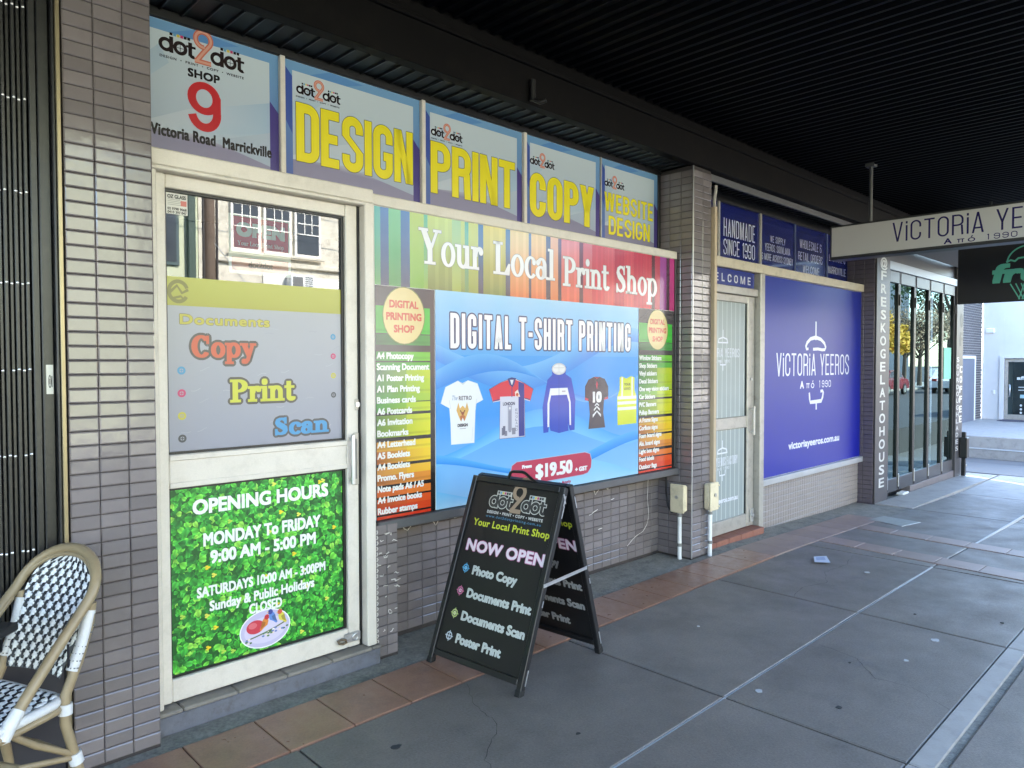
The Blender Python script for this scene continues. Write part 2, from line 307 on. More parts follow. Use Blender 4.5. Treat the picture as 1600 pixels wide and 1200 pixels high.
def cond_raw(body, W, h, t, b, gap):
    """capitals fitted to width W; t, b, gap in metres"""
    rel = {'I': 0, '1': 0, 'i': 0, '.': 0, ',': 0, ' ': .45, '-': .55, 'M': 1.3, 'W': 1.5, 'L': .85, 'E': .9, 'F': .9, 'T': .95}
    fixed = {'I': t, 'i': t, '1': t*1.9, '.': t, ',': t}
    tot = sum(rel.get(c, 1.) for c in body); free = W-gap*(len(body)-1)-sum(fixed.get(c, 0) for c in body); k = free/max(tot, 1e-6); x = 0; out = []
    for c in body:
        w = fixed[c] if c in fixed else rel.get(c, 1.)*k
        if c != ' ':
            dx = x+(t*.9 if c == '1' else 0)
            for vs, fs in cond_glyph(c, w if c != '1' else t, h, t, b): out.append(([(px+dx, py) for px, py in vs], fs))
        x += w+gap
    return out
class Art:
    """Flat print on a board: u to the right, v up, n out of the board. Later shapes lie a hair in front of earlier ones."""
    def __init__(s, origin, U, V, step=1.2e-5, base=4e-4):
        s.o = Vector(origin); s.U = Vector(U).normalized(); s.V = Vector(V).normalized(); s.n = s.U.cross(s.V); s.z = base; s.step = step; s.reset()
    def reset(s): s.v = []; s.f = []; s.c = []
    def raw(s, vs, fs, col, z=None):
        if z is None: s.z += s.step; z = s.z
        b = len(s.v); s.v += [s.o + s.U*p[0] + s.V*p[1] + s.n*z for p in vs]; s.f += [tuple(i+b for i in f) for f in fs]
        s.c += [col(p) if callable(col) else col for p in vs]; return s
    def poly(s, pts, col): return s.raw(pts, [tuple(range(len(pts)))], lin(col) if not callable(col) else col)
    def rect(s, u0, u1, v0, v1, c0, c1=None):      # c0 bottom colour, c1 top colour
        a, b = lin(c0), lin(c1 or c0); return s.raw([(u0,v0),(u1,v0),(u1,v1),(u0,v1)], [(0,1,2,3)], lambda p: a if p[1] <= v0 else b)
    def recth(s, u0, u1, v0, v1, c0, c1):
        a, b = lin(c0), lin(c1); return s.raw([(u0,v0),(u1,v0),(u1,v1),(u0,v1)], [(0,1,2,3)], lambda p: a if p[0] <= u0 else b)
    def ell(s, cx, cy, rx, ry, col, n=28): return s.poly(ell(cx, cy, rx, ry, n=n), col)
    def ring(s, cx, cy, rx, ry, irx, iry, col, a0=0, a1=360, n=28): vs, fs = ringp(cx, cy, rx, ry, irx, iry, a0, a1, n); return s.raw(vs, fs, lin(col))
    def stroke(s, pts, w, col): vs, fs = strokep(pts, w); return s.raw(vs, fs, lin(col))
    def glyphs(s, pieces, u0, u1, vb, vt, col, bold=(0, 0), cap=None, shear=0., out=None, w=None):
        cap = cap or cap_h(); allx = [p[0] for vs, fs in pieces for p in vs]
        x0, x1 = min(allx), max(allx); rx, rz = bold
        if u1 is None: u1 = u0 + (x1-x0)*(vt-vb)/cap*(w or 1)
        sx = (u1-u0-2*rx)/(x1-x0); sy = (vt-vb-2*rz)/cap
        def put(dx, dy, c):
            s.z += s.step
            for i, (vs, fs) in enumerate(pieces):
                s.raw([(u0+rx+(p[0]-x0)*sx+dx+(p[1]*sy)*shear, vb+rz+p[1]*sy+dy) for p in vs], fs, c, s.z+i*2e-7)
        zs = s.z
        if out:
            r, oc = out; oc = lin(oc)
            for k in range(14): a = 2*math.pi*k/14; put((rx+r)*math.cos(a), (rz+r)*math.sin(a), oc)
        c = col if callable(col) else lin(col)
        if rx or rz:
            for dx in (-1, 0, 1):
                for dz in (-1, 0, 1): put(rx*dx, rz*dz, c)
        put(0, 0, c); s.z = zs+s.step; return s
    def text(s, body, u0, u1, vb, vt, col, bold=0., sp=1., **k):
        b = bold if isinstance(bold, tuple) else (bold, bold); return s.glyphs(text_raw(body, sp), u0, u1, vb, vt, col, b, **k)
    def serif(s, body, u0, u1, vb, vt, col, bold=0., sp=0., **k):
        b = bold if isinstance(bold, tuple) else (bold, bold); return s.glyphs(serif_raw(body, sp), u0, u1, vb, vt, col, b, cap=.70, **k)
    def cond(s, body, u0, u1, v0, v1, col, t, b, gap, out=None):
        pcs = cond_raw(body, u1-u0, v1-v0, t, b, gap); zs = s.z
        def put(dx, dy, c):
            s.z += s.step
            for i, (vs, fs) in enumerate(pcs): s.raw([(u0+p[0]+dx, v0+p[1]+dy) for p in vs], fs, c, s.z+i*2e-7)
        if out:
            for k in range(12): put(out[0]*math.cos(k*math.pi/6), out[0]*math.sin(k*math.pi/6), lin(out[1]))
        put(0, 0, lin(col)); s.z = zs+s.step; return s
    def build(s, name, parent, mat=None):
        me = bpy.data.meshes.new(name); me.from_pydata(s.v, [], s.f); me.materials.append(mat or PRINT)
        at = me.color_attributes.new('Col', 'FLOAT_COLOR', 'POINT')
        at.data.foreach_set('color', [x for c in s.c for x in (*c, 1)]); me.update(); s.reset()
        return link(name, me, parent)
def wall_art(y, **k): return Art((0, y, 0), (1, 0, 0), (0, 0, 1), **k)

def tile_mesh(name, w, h, t, mat, c=.0045):
    mb = MB(); a, b = w/2, h/2
    vs = [(-a,0,-b),(a,0,-b),(a,0,b),(-a,0,b), (-a,-t+c*.6,-b),(a,-t+c*.6,-b),(a,-t+c*.6,b),(-a,-t+c*.6,b), (-a+c,-t,-b+c),(a-c,-t,-b+c),(a-c,-t,b-c),(-a+c,-t,b-c)]
    fs = [(0,1,5,4),(1,2,6,5),(2,3,7,6),(3,0,4,7),(4,5,9,8),(5,6,10,9),(6,7,11,10),(7,4,8,11),(8,9,10,11)]
    return mb.add(vs, fs).mesh(name, mat)
PX, PZ = .1033, .0522       # tile pitch
_tm = {}
def tile_face(parent, mat, origin, rz, width, z0, z1, px=PX, pz=PZ, limit=10**6, t=.008, joint=.0028, name='tile', stuff=False, z_first=None):
    """Tiles on one upright face: origin = lower left corner on the backing, rz turns the face (0 faces -y)."""
    n = max(1, round(width/px)); cw = width/n; rows = int(round((z1-z0)/pz)); d = Vector((math.cos(rz), math.sin(rz), 0))
    key = (round(cw, 4), round(pz, 4), mat.name)
    if key not in _tm: _tm[key] = tile_mesh('tile', cw-joint, pz-joint, t, mat)
    me = _tm[key]; cnt = 0; sm = MB(); ox, oy = origin
    nrm = Vector((math.sin(rz), -math.cos(rz), 0))
    for j in range(rows):
        for i in range(n):
            c = Vector((ox, oy, z0)) + d*(cw*(i+.5)); z = z0+pz*(j+.5)
            if stuff or cnt >= limit:
                rot = Matrix.Rotation(rz, 3, 'Z'); sm.add([Vector((c.x, c.y, z)) + rot @ v.co for v in me.vertices], [tuple(p.vertices) for p in me.polygons])
            else:
                o = link(name, me, parent, (c.x, c.y, z), (R(random.uniform(-.25, .25)), 0, rz+R(random.uniform(-.25, .25)))); cnt += 1
    if sm.v:
        o = sm.build('tiling', mat, parent); o['kind'] = 'stuff'
    return cnt

# ================================================================== THE SETTING
def gz(x): return 0. if x < 5.5 else max(-.15, -.03*(x-5.5))
def sheet(poly_xy, zoff, th, gap=0.):
    """a slab whose top follows the footpath"""
    n = len(poly_xy); vs = [(x, y, gz(x)+zoff) for x, y in poly_xy] + [(x, y, gz(x)+zoff-th) for x, y in poly_xy]
    return vs, [tuple(range(n)), tuple(range(n, 2*n))[::-1]] + [(i, n+i, n+(i+1) % n, (i+1) % n) for i in range(n)]

struct('ground', MB().add([(-400,-400,-1.25),(700,-400,-1.25),(700,400,-1.25),(-400,400,-1.25)], [(0,1,2,3)]), ASPH)
struct('road', MB().box(-150, 300, -13, -3.75, -1.3, -.3), ASPH)
k = MB(); k.box(-150, 12.6, -3.75, -3.6, -1.3, -.14, c=.02); k.box(-150, 300, -13.15, -13, -1.3, -.16, c=.02); struct('kerb', k, CONCL)
struct('far_footpath', MB().box(-150, 300, -17.5, -13.15, -1.3, -.18), CONCL)
fp = struct('footpath', MB().add(*sheet([(-8,-3.6),(5.5,-3.6),(5.5,1.2),(-8,1.2)], -.012, .4)).add(*sheet([(5.5,-3.6),(10.5,-3.6),(10.5,1.2),(5.5,1.2)], -.012, .4)).add(*sheet([(10.5,-3.6),(12.6,-3.6),(12.6,1.2),(10.5,1.2)], -.012, .3)), MORTAR)
def slab(poly, mat, name='paving_slab', z=0., chamfer=.006):
    cx = sum(p[0] for p in poly)/len(poly); cy = sum(p[1] for p in poly)/len(poly); n = len(poly)
    ins = [(p[0]+(cx-p[0])/math.hypot(cx-p[0], cy-p[1])*chamfer*1.4, p[1]+(cy-p[1])/math.hypot(cx-p[0], cy-p[1])*chamfer*1.4) for p in poly]
    vs = [(x, y, gz(x)+z) for x, y in ins] + [(x, y, gz(x)+z-chamfer*.6) for x, y in poly] + [(x, y, gz(x)+z-.05) for x, y in poly]
    fs = [tuple(range(n))] + [(i, n+i, n+(i+1) % n, (i+1) % n) for i in range(n)] + [(n+i, 2*n+i, 2*n+(i+1) % n, n+(i+1) % n) for i in range(n)]
    return MB().add(vs, fs).build(name, mat, fp)
def rp(x0, x1, y0, y1, g=.004): return [(x0+g, y0+g), (x1-g, y0+g), (x1-g, y1-g), (x0+g, y1-g)]
xs = [-3.3, -1.8, -.25, 1.33, 2.915, 4.49, 5.93]
for a, b in zip(xs, xs[1:]):
    slab(rp(a, b, -1.35, -.412, .005), CONC); slab(rp(a, b, -2.105, -1.35, .005), CONC); slab(rp(a, b, -3.6, -2.215, .006), CONC)
# slim pale filler bead along the long joint and the edging strip with its open gap
MB().add(*sheet([(-3.3,-1.357),(5.93,-1.357),(5.93,-1.343),(-3.3,-1.343)], .002, .02)).build('joint_filler', M('pale_joint_filler', (188, 190, 190), .6, var=.12, vscale=20), fp)
for a, b in zip([-3.3, -.25, 2.915, 4.49], [-.25, 2.915, 4.49, 5.93]): slab(rp(a, b, -2.19, -2.107, .003), CONCL, 'edging_strip', z=.003)
# terracotta edging tiles along the shops
x = -3.05
while x < 7.4:
    slab(rp(x, x+.29, -.408, -.078, .0025), TERRA if x < 5.2 else TERRA2, 'terracotta_tile', z=.002, chamfer=.003); x += .29
# two cross bands of pink pavers, grey infill and the far slabs
y = -.415
while y > -3.3:
    slab([(6.19+y*.1, y-.3+.003), (6.44+y*.1, y-.3+.003), (6.46+y*.1, y-.003), (6.21+y*.1, y-.003)], TERRA2, 'terracotta_tile', z=.002, chamfer=.003)
    slab([(7.03+y*.1, y-.3+.003), (7.27+y*.1, y-.3+.003), (7.29+y*.1, y-.003), (7.05+y*.1, y-.003)], TERRA2, 'terracotta_tile', z=.002, chamfer=.003); y -= .3
def skew(x0, x1, y0, y1, k0=.1, k1=.1): return [(x0+k0*(y0+.4), y0), (x1+k1*(y0+.4), y0), (x1+k1*(y1+.4), y1), (x0+k0*(y1+.4), y1)]
for y0, y1 in ((-1.345, -.412), (-2.6, -1.355), (-3.6, -2.61)):
    slab(skew(5.94, 6.148, y0, y1, 0, .1), CONC); slab(skew(6.41, 6.985, y0, y1), CONC); slab(skew(7.245, 8.6, y0, y1, .1, 0), CONC)
    slab(rp(8.61, 10.4, y0, y1), CONC); slab(rp(10.41, 12.55, y0, y1), CONCL if y1 > -.5 else CONC)
MB().add(*sheet([(7.15,-1.357),(12.5,-1.357),(12.5,-1.343),(7.15,-1.343)], .002, .02)).build('joint_filler', M('pale_joint_filler_far', (188, 190, 190), .6), fp)
slab([(7.42,-.68),(7.80,-.73),(7.86,-.37),(7.53,-.33)], M('galvanised_pit_lid', (150, 150, 144), .5, metal=.4, var=.15, vscale=25, bump=.3, bscale=60), 'pit_lid', z=.006)
slab(rp(8.65, 12.5, -.4, -.005), CONCL)
# gum and spots trodden flat into the concrete
gm = M('trodden_gum', (168, 170, 172), .8); gd = M('dark_gum', (44, 46, 48), .8)
for (sx, sy, sr, dk) in [(3.08,-1.43,.020,0),(4.33,-1.81,.026,0),(3.18,-1.75,.016,1),(5.40,-1.08,.022,0),(3.93,-1.79,.014,0),(1.61,-.67,.022,1),(2.35,-.62,.008,0),(3.6,-.8,.009,0),(2.2,-1.1,.01,1),(3.7,-1.6,.008,1),(4.7,-1.6,.01,1),(4.9,-2.0,.012,1)]:
    m = MB(); n = 11; pts = [(sx+sr*random.uniform(.75, 1.2)*math.cos(2*math.pi*i/n), sy+sr*.8*random.uniform(.75, 1.2)*math.sin(2*math.pi*i/n)) for i in range(n)]
    m.add(*sheet(pts, .0022, .002)).build('gum_spot', gd if dk else gm, fp)

# hairline cracks wandering over the slabs
ck = M('crack_dirt', (38, 37, 36), .95)
for pts in ([(1.5,-1.35),(1.72,-1.2),(1.8,-.98),(2.02,-.82),(2.06,-.62),(2.2,-.412)], [(3.5,-2.1),(3.62,-1.92),(3.6,-1.75),(3.78,-1.6),(3.83,-1.36)], [(4.49,-.95),(4.72,-.9),(4.95,-.98),(5.2,-.86),(5.5,-.9),(5.9,-.8)], [(.2,-1.34),(.5,-1.1),(.62,-.8),(.95,-.6),(1.0,-.415)]):
    fine_ = []
    for (xa, ya), (xb, yb) in zip(pts, pts[1:]):
        for t in range(7): fine_.append((xa+(xb-xa)*t/7+random.uniform(-.008, .008), ya+(yb-ya)*t/7+random.uniform(-.008, .008)))
    vs, fs = strokep(fine_, [random.uniform(.0008, .0028) for _ in fine_]); MB().add([(x, y, gz(x)+.0012) for x, y in vs], fs).build('crack', ck, fp)

# ------------------------------------------------------------------ the building over the shops and the awning
WALLUP = M('painted_brick_upper_wall', (176, 168, 156), .8, var=.1, bump=.2)
bld = thing('shop_building', 'two storey brick shop building standing over the awning', 'building', (0, .4, 0))
def part(parent, name, mb, mat):
    return mb.build(name, mat, parent)
part(bld, 'upper_wall', MB().box(-8, 12.3, .32, 9, 3.06, 7.2), WALLUP)
part(bld, 'parapet', MB().box(-8.1, 12.4, .2, 9.1, 7.2, 7.6, c=.03), CONCL)
part(bld, 'rear_wall', MB().box(-8, 12.3, 5.0, 5.2, -.3, 3.058), DARKIN)
part(bld, 'shop_floor', MB().box(-8, 12.3, .44, 4.99, -.3, -.02), DARKIN)
for q in (-7.8, .75, 4.95, 8.75, 12.15): part(bld, 'party_wall', MB().box(q-.1, q+.1, .45, 4.99, -.018, 3.055), DARKIN)
for q in (1.5, 3.6, 5.7, 7.8, 9.9):
    part(bld, 'upper_window', MB().box(q, q+1.1, .29, .318, 4.4, 6.1), M('dark_pane', (40, 46, 54), .1))

aw = thing('street_awning', 'dark ribbed metal awning soffit over the footpath with black steel beam', 'awning', (0, 0, 0))
B('soffit_sheet', SOFF, aw, -8, 12.6, -3.3, .3, 3.33, 3.38, c=0)
rm = MB().prism([(-.026, .003), (-.012, -.024), (.012, -.024), (.026, .003)], 'y', -3.28, -.04).mesh('rib', SOFF)
for i in range(160): link('rib', rm, aw, (-1.6+i*.09, 0, 3.33))
B('beam', BEAM, aw, -8, 12.5, -.03, .045, 3.006, 3.33, c=.004)
B('beam_flange', BEAM, aw, -8, 12.5, -.05, -.0305, 3.22, 3.245, c=.003)
B('fascia', BEAM, aw, -8, 12.6, -3.38, -3.305, 3.24, 3.75, c=.01)
B('beam_lip', M('grey_beam_lip', (86, 86, 88), .5, var=.1), aw, 5.15, 8.4, .0455, .07, 2.955, 3.008, c=.003)
# recessed soffit between beam and transom windows, ribbed too
B('recess_soffit', SOFFG, aw, .9, 12, .046, .315, 3.018, 3.055, c=0)
rm2 = MB().prism([(-.006, .002), (-.003, -.012), (.003, -.012), (.006, .002)], 'y', .05, .30).mesh('rib', BLACK)
for i in range(84): link('rib', rm2, aw, (1.0+i*.09, 0, 3.018))
MB().cyl((3.02, -.05, 3.14), (3.02, -.05, 3.02), .018).tube([(3.02,-.05,3.03),(3.03,-.10,3.0),(3.05,-.13,3.01)], .012, 8).build('hook_bracket', BLACK, aw)
# steel frame hidden over the door heads
tf = thing('transom_frame', 'pale metal mullions and sill rail between the upper sign panels', 'window frame', (0, .3, 0))
def P2(parent, name, mat, *a, c=.003): return part(parent, name, MB().box(*a, c=c), mat)
P2(tf, 'head_strip', BLACK, .97, 4.81, .285, .34, 2.977, 3.017)
for q in (1.643, 2.483, 3.293): P2(tf, 'mullion', ALU, q-.013, q+.013, .275, .33, 2.364, 2.976)
P2(tf, 'mullion', ALU2, 4.067, 4.078, .285, .33, 2.364, 2.976); P2(tf, 'mullion', BLACK, 4.782, 4.808, .285, .33, 2.364, 2.976)
P2(tf, 'sill_rail', ALU, .965, 4.80, .125, .34, 2.303, 2.362, c=.006)
P2(tf, 'backing', DARKIN, .97, 4.81, .345, .36, 2.37, 3.017)

# ------------------------------------------------------------------ pillars
def pillar(label, x0, x1, yb, mat=TILE, left=True, front=True, z1=3.004, stuff=False, trim=STEEL, base=0.):
    p = thing('tiled_pillar', label, 'pillar', ((x0+x1)/2, .15, base)); 
    part(p, 'core', MB().box(x0+.006, x1-.002, .006, yb, base-.2, z1), GROUT)
    rows = int((z1-base)/PZ); lim = 290; n = 0
    if front: n = tile_face(p, mat, (x0+.006, .006), 0, x1-x0-.008, base+.002, base+rows*PZ, limit=lim, stuff=stuff)
    if left: tile_face(p, mat, (x0+.006, yb), R(-90), yb-.006, base+.002, base+rows*PZ, limit=max(0, lim-n), stuff=stuff)
    if trim: part(p, 'corner_trim', MB().box(x0-.004, x0+.0035, -.004, .0035, base, z1, c=.001), trim)
    return p
pillar('tall grey tiled pillar between the black shutter and the print shop door', .655, .962, .3, left=False, trim=None, z1=3.0)
pillar('grey tiled pillar with steel corner strip between poster window and the striped glass door', 4.82, 5.085, .31)
tr = tag(B('edge_strip', BRASS, None, .64, .654, -.012, .05, 0, 3.0, c=.002), 'narrow brass edge strip down the side of the tall tiled pillar', 'trim')
# black concertina shutter, folded back
sh = thing('concertina_shutter', 'folded black concertina shutter with rows of silver rivets', 'shutter', (.3, .08, 0))
bar = MB().box(-.0062, .0062, -.012, .012, 0, 3.0, c=.0025).mesh('slat', BLACKG)
for i in range(46):
    link('slat', bar, sh, (-.155+i*.0158, .06 if i % 2 else .066, .02))
rv = MB()
for i in range(46):
    for zz in (2.73, 2.41, 2.085, 1.765, 1.46, 1.158, .815, .565, .53):
        if random.random() < .05: continue
        c = Vector((-.155+i*.0158, .08-.0335+(0 if i % 2 else .006), zz+.02+.004*(i % 2)))
        rv.add([c+Vector((.0052*math.cos(a), -.0005, .0052*math.sin(a))) for a in [k*math.pi/3 for k in range(6)]]+[c+Vector((0, -.005, 0))], [(k, (k+1) % 6, 6) for k in range(6)], True)
o = part(sh, 'rivets', rv, STEEL); o['kind'] = 'stuff'
P2(sh, 'lock_stile', BLACKG, .567, .590, .04, .09, 0, 3.0); P2(sh, 'lock_stile', BLACKG, .592, .628, .034, .09, 0, 3.0); P2(sh, 'side_channel', BLACKG, .630, .6395, .0, .1, 0, 3.0)
a = Art((0, .034, 0), (1,0,0), (0,0,1)); a.rect(.602, .624, 1.395, 1.50, (226,224,214)); a.ell(.613, 1.44, .005, .024, (60,58,56)); a.ell(.613, 1.44, .003, .019, (206,204,196)); a.stroke([(.6195,1.42),(.6195,1.46)], .003, (90,88,84)); a.stroke([(.613,1.43),(.613,1.45)], .003, (90,88,84)); a.build('lock_plate', sh, PRINTM)
P2(sh, 'backing', DARKIN, -1.5, .64, .12, .14, 0, 3.0)
wl = thing('dark_tiled_plinth', 'low plinth of large dark floor tiles under the black shutter', 'plinth', (0, .02, 0))
for i in range(6): P2(wl, 'tile', M('charcoal_tile%d' % i, (50, 49, 54), .3, var=.1), -1.3+i*.325, -1.3+i*.325+.321, .0, .05, 0.0, .25, c=.002); P2(wl, 'tile', M('charcoal_tile_u%d' % i, (50, 49, 54), .3, var=.1), -1.3+i*.325, -1.3+i*.325+.321, .0, .05, .254, .50, c=.002)

# ================================================================== THE PRINT SHOP
# ------------------------------------------------------------------ the printed logo used on panels and boards
DK = (40, 28, 30)
def logo(a, u, v, w, dark=DK, two=(214, 120, 96), outline=None, two_in=(232, 170, 150)):
    """the word 'dot', a tall 2 and 'dot' again; (u,v) is the baseline's left end, w the width"""
    k = w/10.6
    def word(x, c, grow=0.):
        q = lambda p: (u+(x+p[0])*k, v+p[1]*k)
        g = grow
        a.ring(*q((.85,.85)), (.85+g)*k, (.85+g)*k, (.42-g)*k, (.42-g)*k, c)
        a.poly([q((1.25-g,-.0-g+.0)), q((1.72+g,-.0-g)), q((1.72+g,1.95+g)), q((1.25-g,1.95+g))], c)
        a.ring(*q((2.55,.85)), (.85+g)*k, (.85+g)*k, (.42-g)*k, (.42-g)*k, c)
        a.stroke([q((2.55,.45)), q((2.55,1.25))], .07*k, c); a.stroke([q((2.15,.85)), q((2.95,.85))], .07*k, c)
        a.poly([q((3.5-g,.2)), q((3.97+g,.45)), q((3.97+g,1.9+g)), q((3.5-g,1.9+g))], c)
        a.poly([q((3.25-g,1.2-g)), q((4.4+g,1.2-g)), q((4.4+g,1.5+g)), q((3.25-g,1.5+g))], c)
        a.ring(*q((4.1,.5)), (.6+g)*k, (.52+g)*k, (.14)*k, (.1)*k, c, 180, 300)
    def sq(x, cs):
        for i, c in enumerate(cs): a.rect(u+(x+i*.42)*k, u+(x+i*.42+.34)*k, v+2.1*k, v+2.44*k, c)
    if outline:
        word(0, outline, .12); word(6.2, outline, .12)
        a.rect(u+1.15*k, u+4.05*k, v+2.0*k, v+2.55*k, outline); a.rect(u+7.35*k, u+10.25*k, v+2.0*k, v+2.55*k, outline)
    word(0, dark); word(6.2, dark)
    cs = [dark, (110,170,205), (225,205,80), (205,60,120), dark, dark]
    sq(1.3, cs); sq(7.5, cs)
    cx, r = 5.35, .95
    def two_(wd, c):
        pts = [(cx+r*math.cos(R(t)), 2.72+r*math.sin(R(t))) for t in range(200, -50, -15)] + [(cx-.1, 1.0), (cx-r*.9, -.1), (cx+r*.9, -.1)]
        a.stroke([(u+x*k, v+y*k) for x, y in pts[:-1]], wd*k, c); a.rect(u+(cx-r*1.15)*k, u+(cx+r)*k, v-.1*k-wd*.45*k, v-.1*k+wd*.55*k, c)
        a.ring(u+cx*k, v+2.72*k, (r+wd/2)*k, (r+wd/2)*k, (r-wd/2)*k, (r-wd/2)*k, c, -50, 280)
    two_(.62, two)
    if two_in: two_(.3, two_in)
PY = .298
def transom_panel(label, x0, x1, words, lx, lw, lb, name='sign_panel', full=False):
    p = thing(name, label, 'sign panel', ((x0+x1)/2, .3, 2.44), group='upper sign panels of the print shop')
    B('board', WHITEP, p, x0, x1, PY+.001, .335, 2.366, 2.975, c=0)
    a = wall_art(PY)
    T0, T1 = 2.366, 2.974
    a.raw([(x0,T0),(x1,T0),(x1,T1),(x0,T1)], [(0,1,2,3)], lambda q: lin((80,98,178)) if q[1] < 2.6 else lin((128,176,220)))
    bx0 = x0+.012 if full else x0+.045
    a.poly([(x0, 2.7), (x0+.045, 2.62), (x0+.045, 2.9), (x0, 2.95)], (70, 96, 178)); a.poly([(x1-.045, 2.75), (x1, 2.7), (x1, 2.37), (x1-.045, 2.37)], (78, 66, 140))
    a.poly([(x0+.1,2.915),(x0+.3,2.915),(x0+.45,2.96),(x0+.25,2.974)], (104, 156, 214))
    bx1, by0, by1 = x1-.045, T0+(.0 if not full else .0), T1-.045
    a.raw([(bx0,by0),(bx1,by0),(bx1,by1),(bx0,by1)], [(0,1,2,3)], lambda q: lin((168,182,208)) if q[1] < 2.6 else lin((214,228,236)))
    w = bx1-bx0
    a.raw([(bx0,2.52),(bx0+w*.35,2.62),(bx1,2.74),(bx1,2.60),(bx0+w*.5,2.50),(bx0,2.47)], [(0,1,2,3,4,5)], lambda q: lin((176,200,224)) if q[0] > bx0+w*.6 else lin((204,214,228)))
    a.raw([(bx0,2.37),(bx0,2.50),(bx0+w*.4,2.52),(bx0+w*.75,2.475),(bx0+w,2.44),(bx0+w,2.37)], [(0,1,2,3,4,5)], lambda q: lin((196,200,216)) if q[1] > 2.5 else lin((150,146,176)))
    a.raw([(bx0,2.68),(bx0+w*.22,2.8),(bx0+w*.15,2.87),(bx0,2.78)], [(0,1,2,3)], lambda q: lin((190,210,228)))
    a.build('printed_background', p)
    logo(a, lx, lb, lw); a.build('logo', p)
    for body, u0, u1, vb, vt, kind in words:
        if kind == 'impact': a.cond(body, u0, u1, vb, vt, (254, 238, 46), (u1-u0)/len(body)*.37, .046, (u1-u0)/len(body)*.085, out=(.0032, (92, 84, 60)))
        elif kind == 'thin': a.cond(body, u0, u1, vb, vt, (254, 238, 46), .024, .020, .014, out=(.002, (130, 120, 70)))
        elif kind == 'red':
            rd = (206, 44, 52); a.ring(1.2785, 2.684, .0735, .072, .036, .040, rd); a.stroke([(1.334,2.70)]+[(1.2785+.056*math.cos(R(t)), 2.622+.066*math.sin(R(t))) for t in range(15, -166, -12)], .037, rd); a.poly([(1.3155,2.69),(1.352,2.69),(1.352,2.622),(1.3155,2.622)], rd)
        elif kind == 'tag': a.text(body, u0, u1, vb, vt, (70, 66, 74), bold=.0006, sp=1.2)
        else: a.text(body, u0, u1, vb, vt, (34, 30, 34), bold=(.0022, .002), sp=1.06)
        a.build('lettering', p)
    return p
transom_panel('upper panel with a big red 9 and street address above the shop door', .99, 1.63,
    [('9', 1.205, 1.352, 2.535, 2.755, 'red'), ('SHOP', 1.208, 1.349, 2.765, 2.802, 'black'), ('Victoria Road  Marrickville', 1.05, 1.592, 2.482, 2.532, 'black'),
     ('DESIGN  \u2022  PRINT  \u2022  COPY  \u2022  WEBSITE', 1.092, 1.46, 2.817, 2.828, 'tag')], 1.088, .375, 2.845, full=True)
transom_panel('upper panel with the yellow word DESIGN and no other yellow word', 1.657, 2.469, [('DESIGN', 1.72, 2.42, 2.497, 2.782, 'impact'), ('DESIGN  \u2022  PRINT  \u2022  COPY  \u2022  WEBSITE', 1.72, 1.96, 2.806, 2.813, 'tag')], 1.722, .245, 2.825)
transom_panel('upper panel with the yellow word PRINT above the striped banner', 2.497, 3.279, [('PRINT', 2.545, 3.215, 2.478, 2.77, 'impact'), ('DESIGN  \u2022  PRINT  \u2022  COPY  \u2022  WEBSITE', 2.548, 2.78, 2.783, 2.789, 'tag')], 2.548, .235, 2.803)
transom_panel('upper panel with the yellow word COPY', 3.307, 4.065, [('COPY', 3.35, 4.0, 2.462, 2.745, 'impact')], 3.352, .235, 2.795)
transom_panel('upper panel with two thinner yellow words, WEBSITE above DESIGN', 4.08, 4.78, [('WEBSITE', 4.12, 4.725, 2.607, 2.742, 'thin'), ('DESIGN', 4.168, 4.68, 2.442, 2.577, 'thin')], 4.12, .235, 2.785)

# ------------------------------------------------------------------ door and its frame
dfr = thing('door_frame', 'cream aluminium door frame of the print shop on a blue grey step', 'door frame', (1.5, .14, .07))
B('jamb', ALU, dfr, .965, 1.005, .095, .2, .085, 2.30, c=.004)
B('jamb', ALU, dfr, 1.968, 2.022, .08, .2, .085, 2.30, c=.005)
B('head', ALU, dfr, .965, 2.022, .085, .2, 2.301, 2.368, c=.005)
B('head_moulding', ALU, dfr, .966, 2.012, .082, .14, 2.283, 2.2995, c=.004)
B('stop', BLACK, dfr, 1.955, 1.967, .13, .2, .085, 2.29, c=.001)
EDGET = M('worn_grey_edge_tile', (124, 119, 112), .6, var=.12, vscale=14, objvar=.1, bump=.15, bscale=70, dark=(76, 72, 68), dscale=9, damt=.6)
stp = thing('door_step', 'low blue grey painted step with worn edge tiles under the print shop door', 'step', (1.5, .1, 0))
B('riser', STEPB, stp, .965, 2.04, .075, .4, -.05, .066, c=.006)
for i, (x0, x1) in enumerate(((.965, 1.07), (1.073, 1.30), (1.303, 1.53), (1.533, 1.76), (1.763, 1.985), (1.988, 2.04))): B('edge_tile', EDGET, stp, x0, x1, .066, .3, .0665, .083, c=.005)

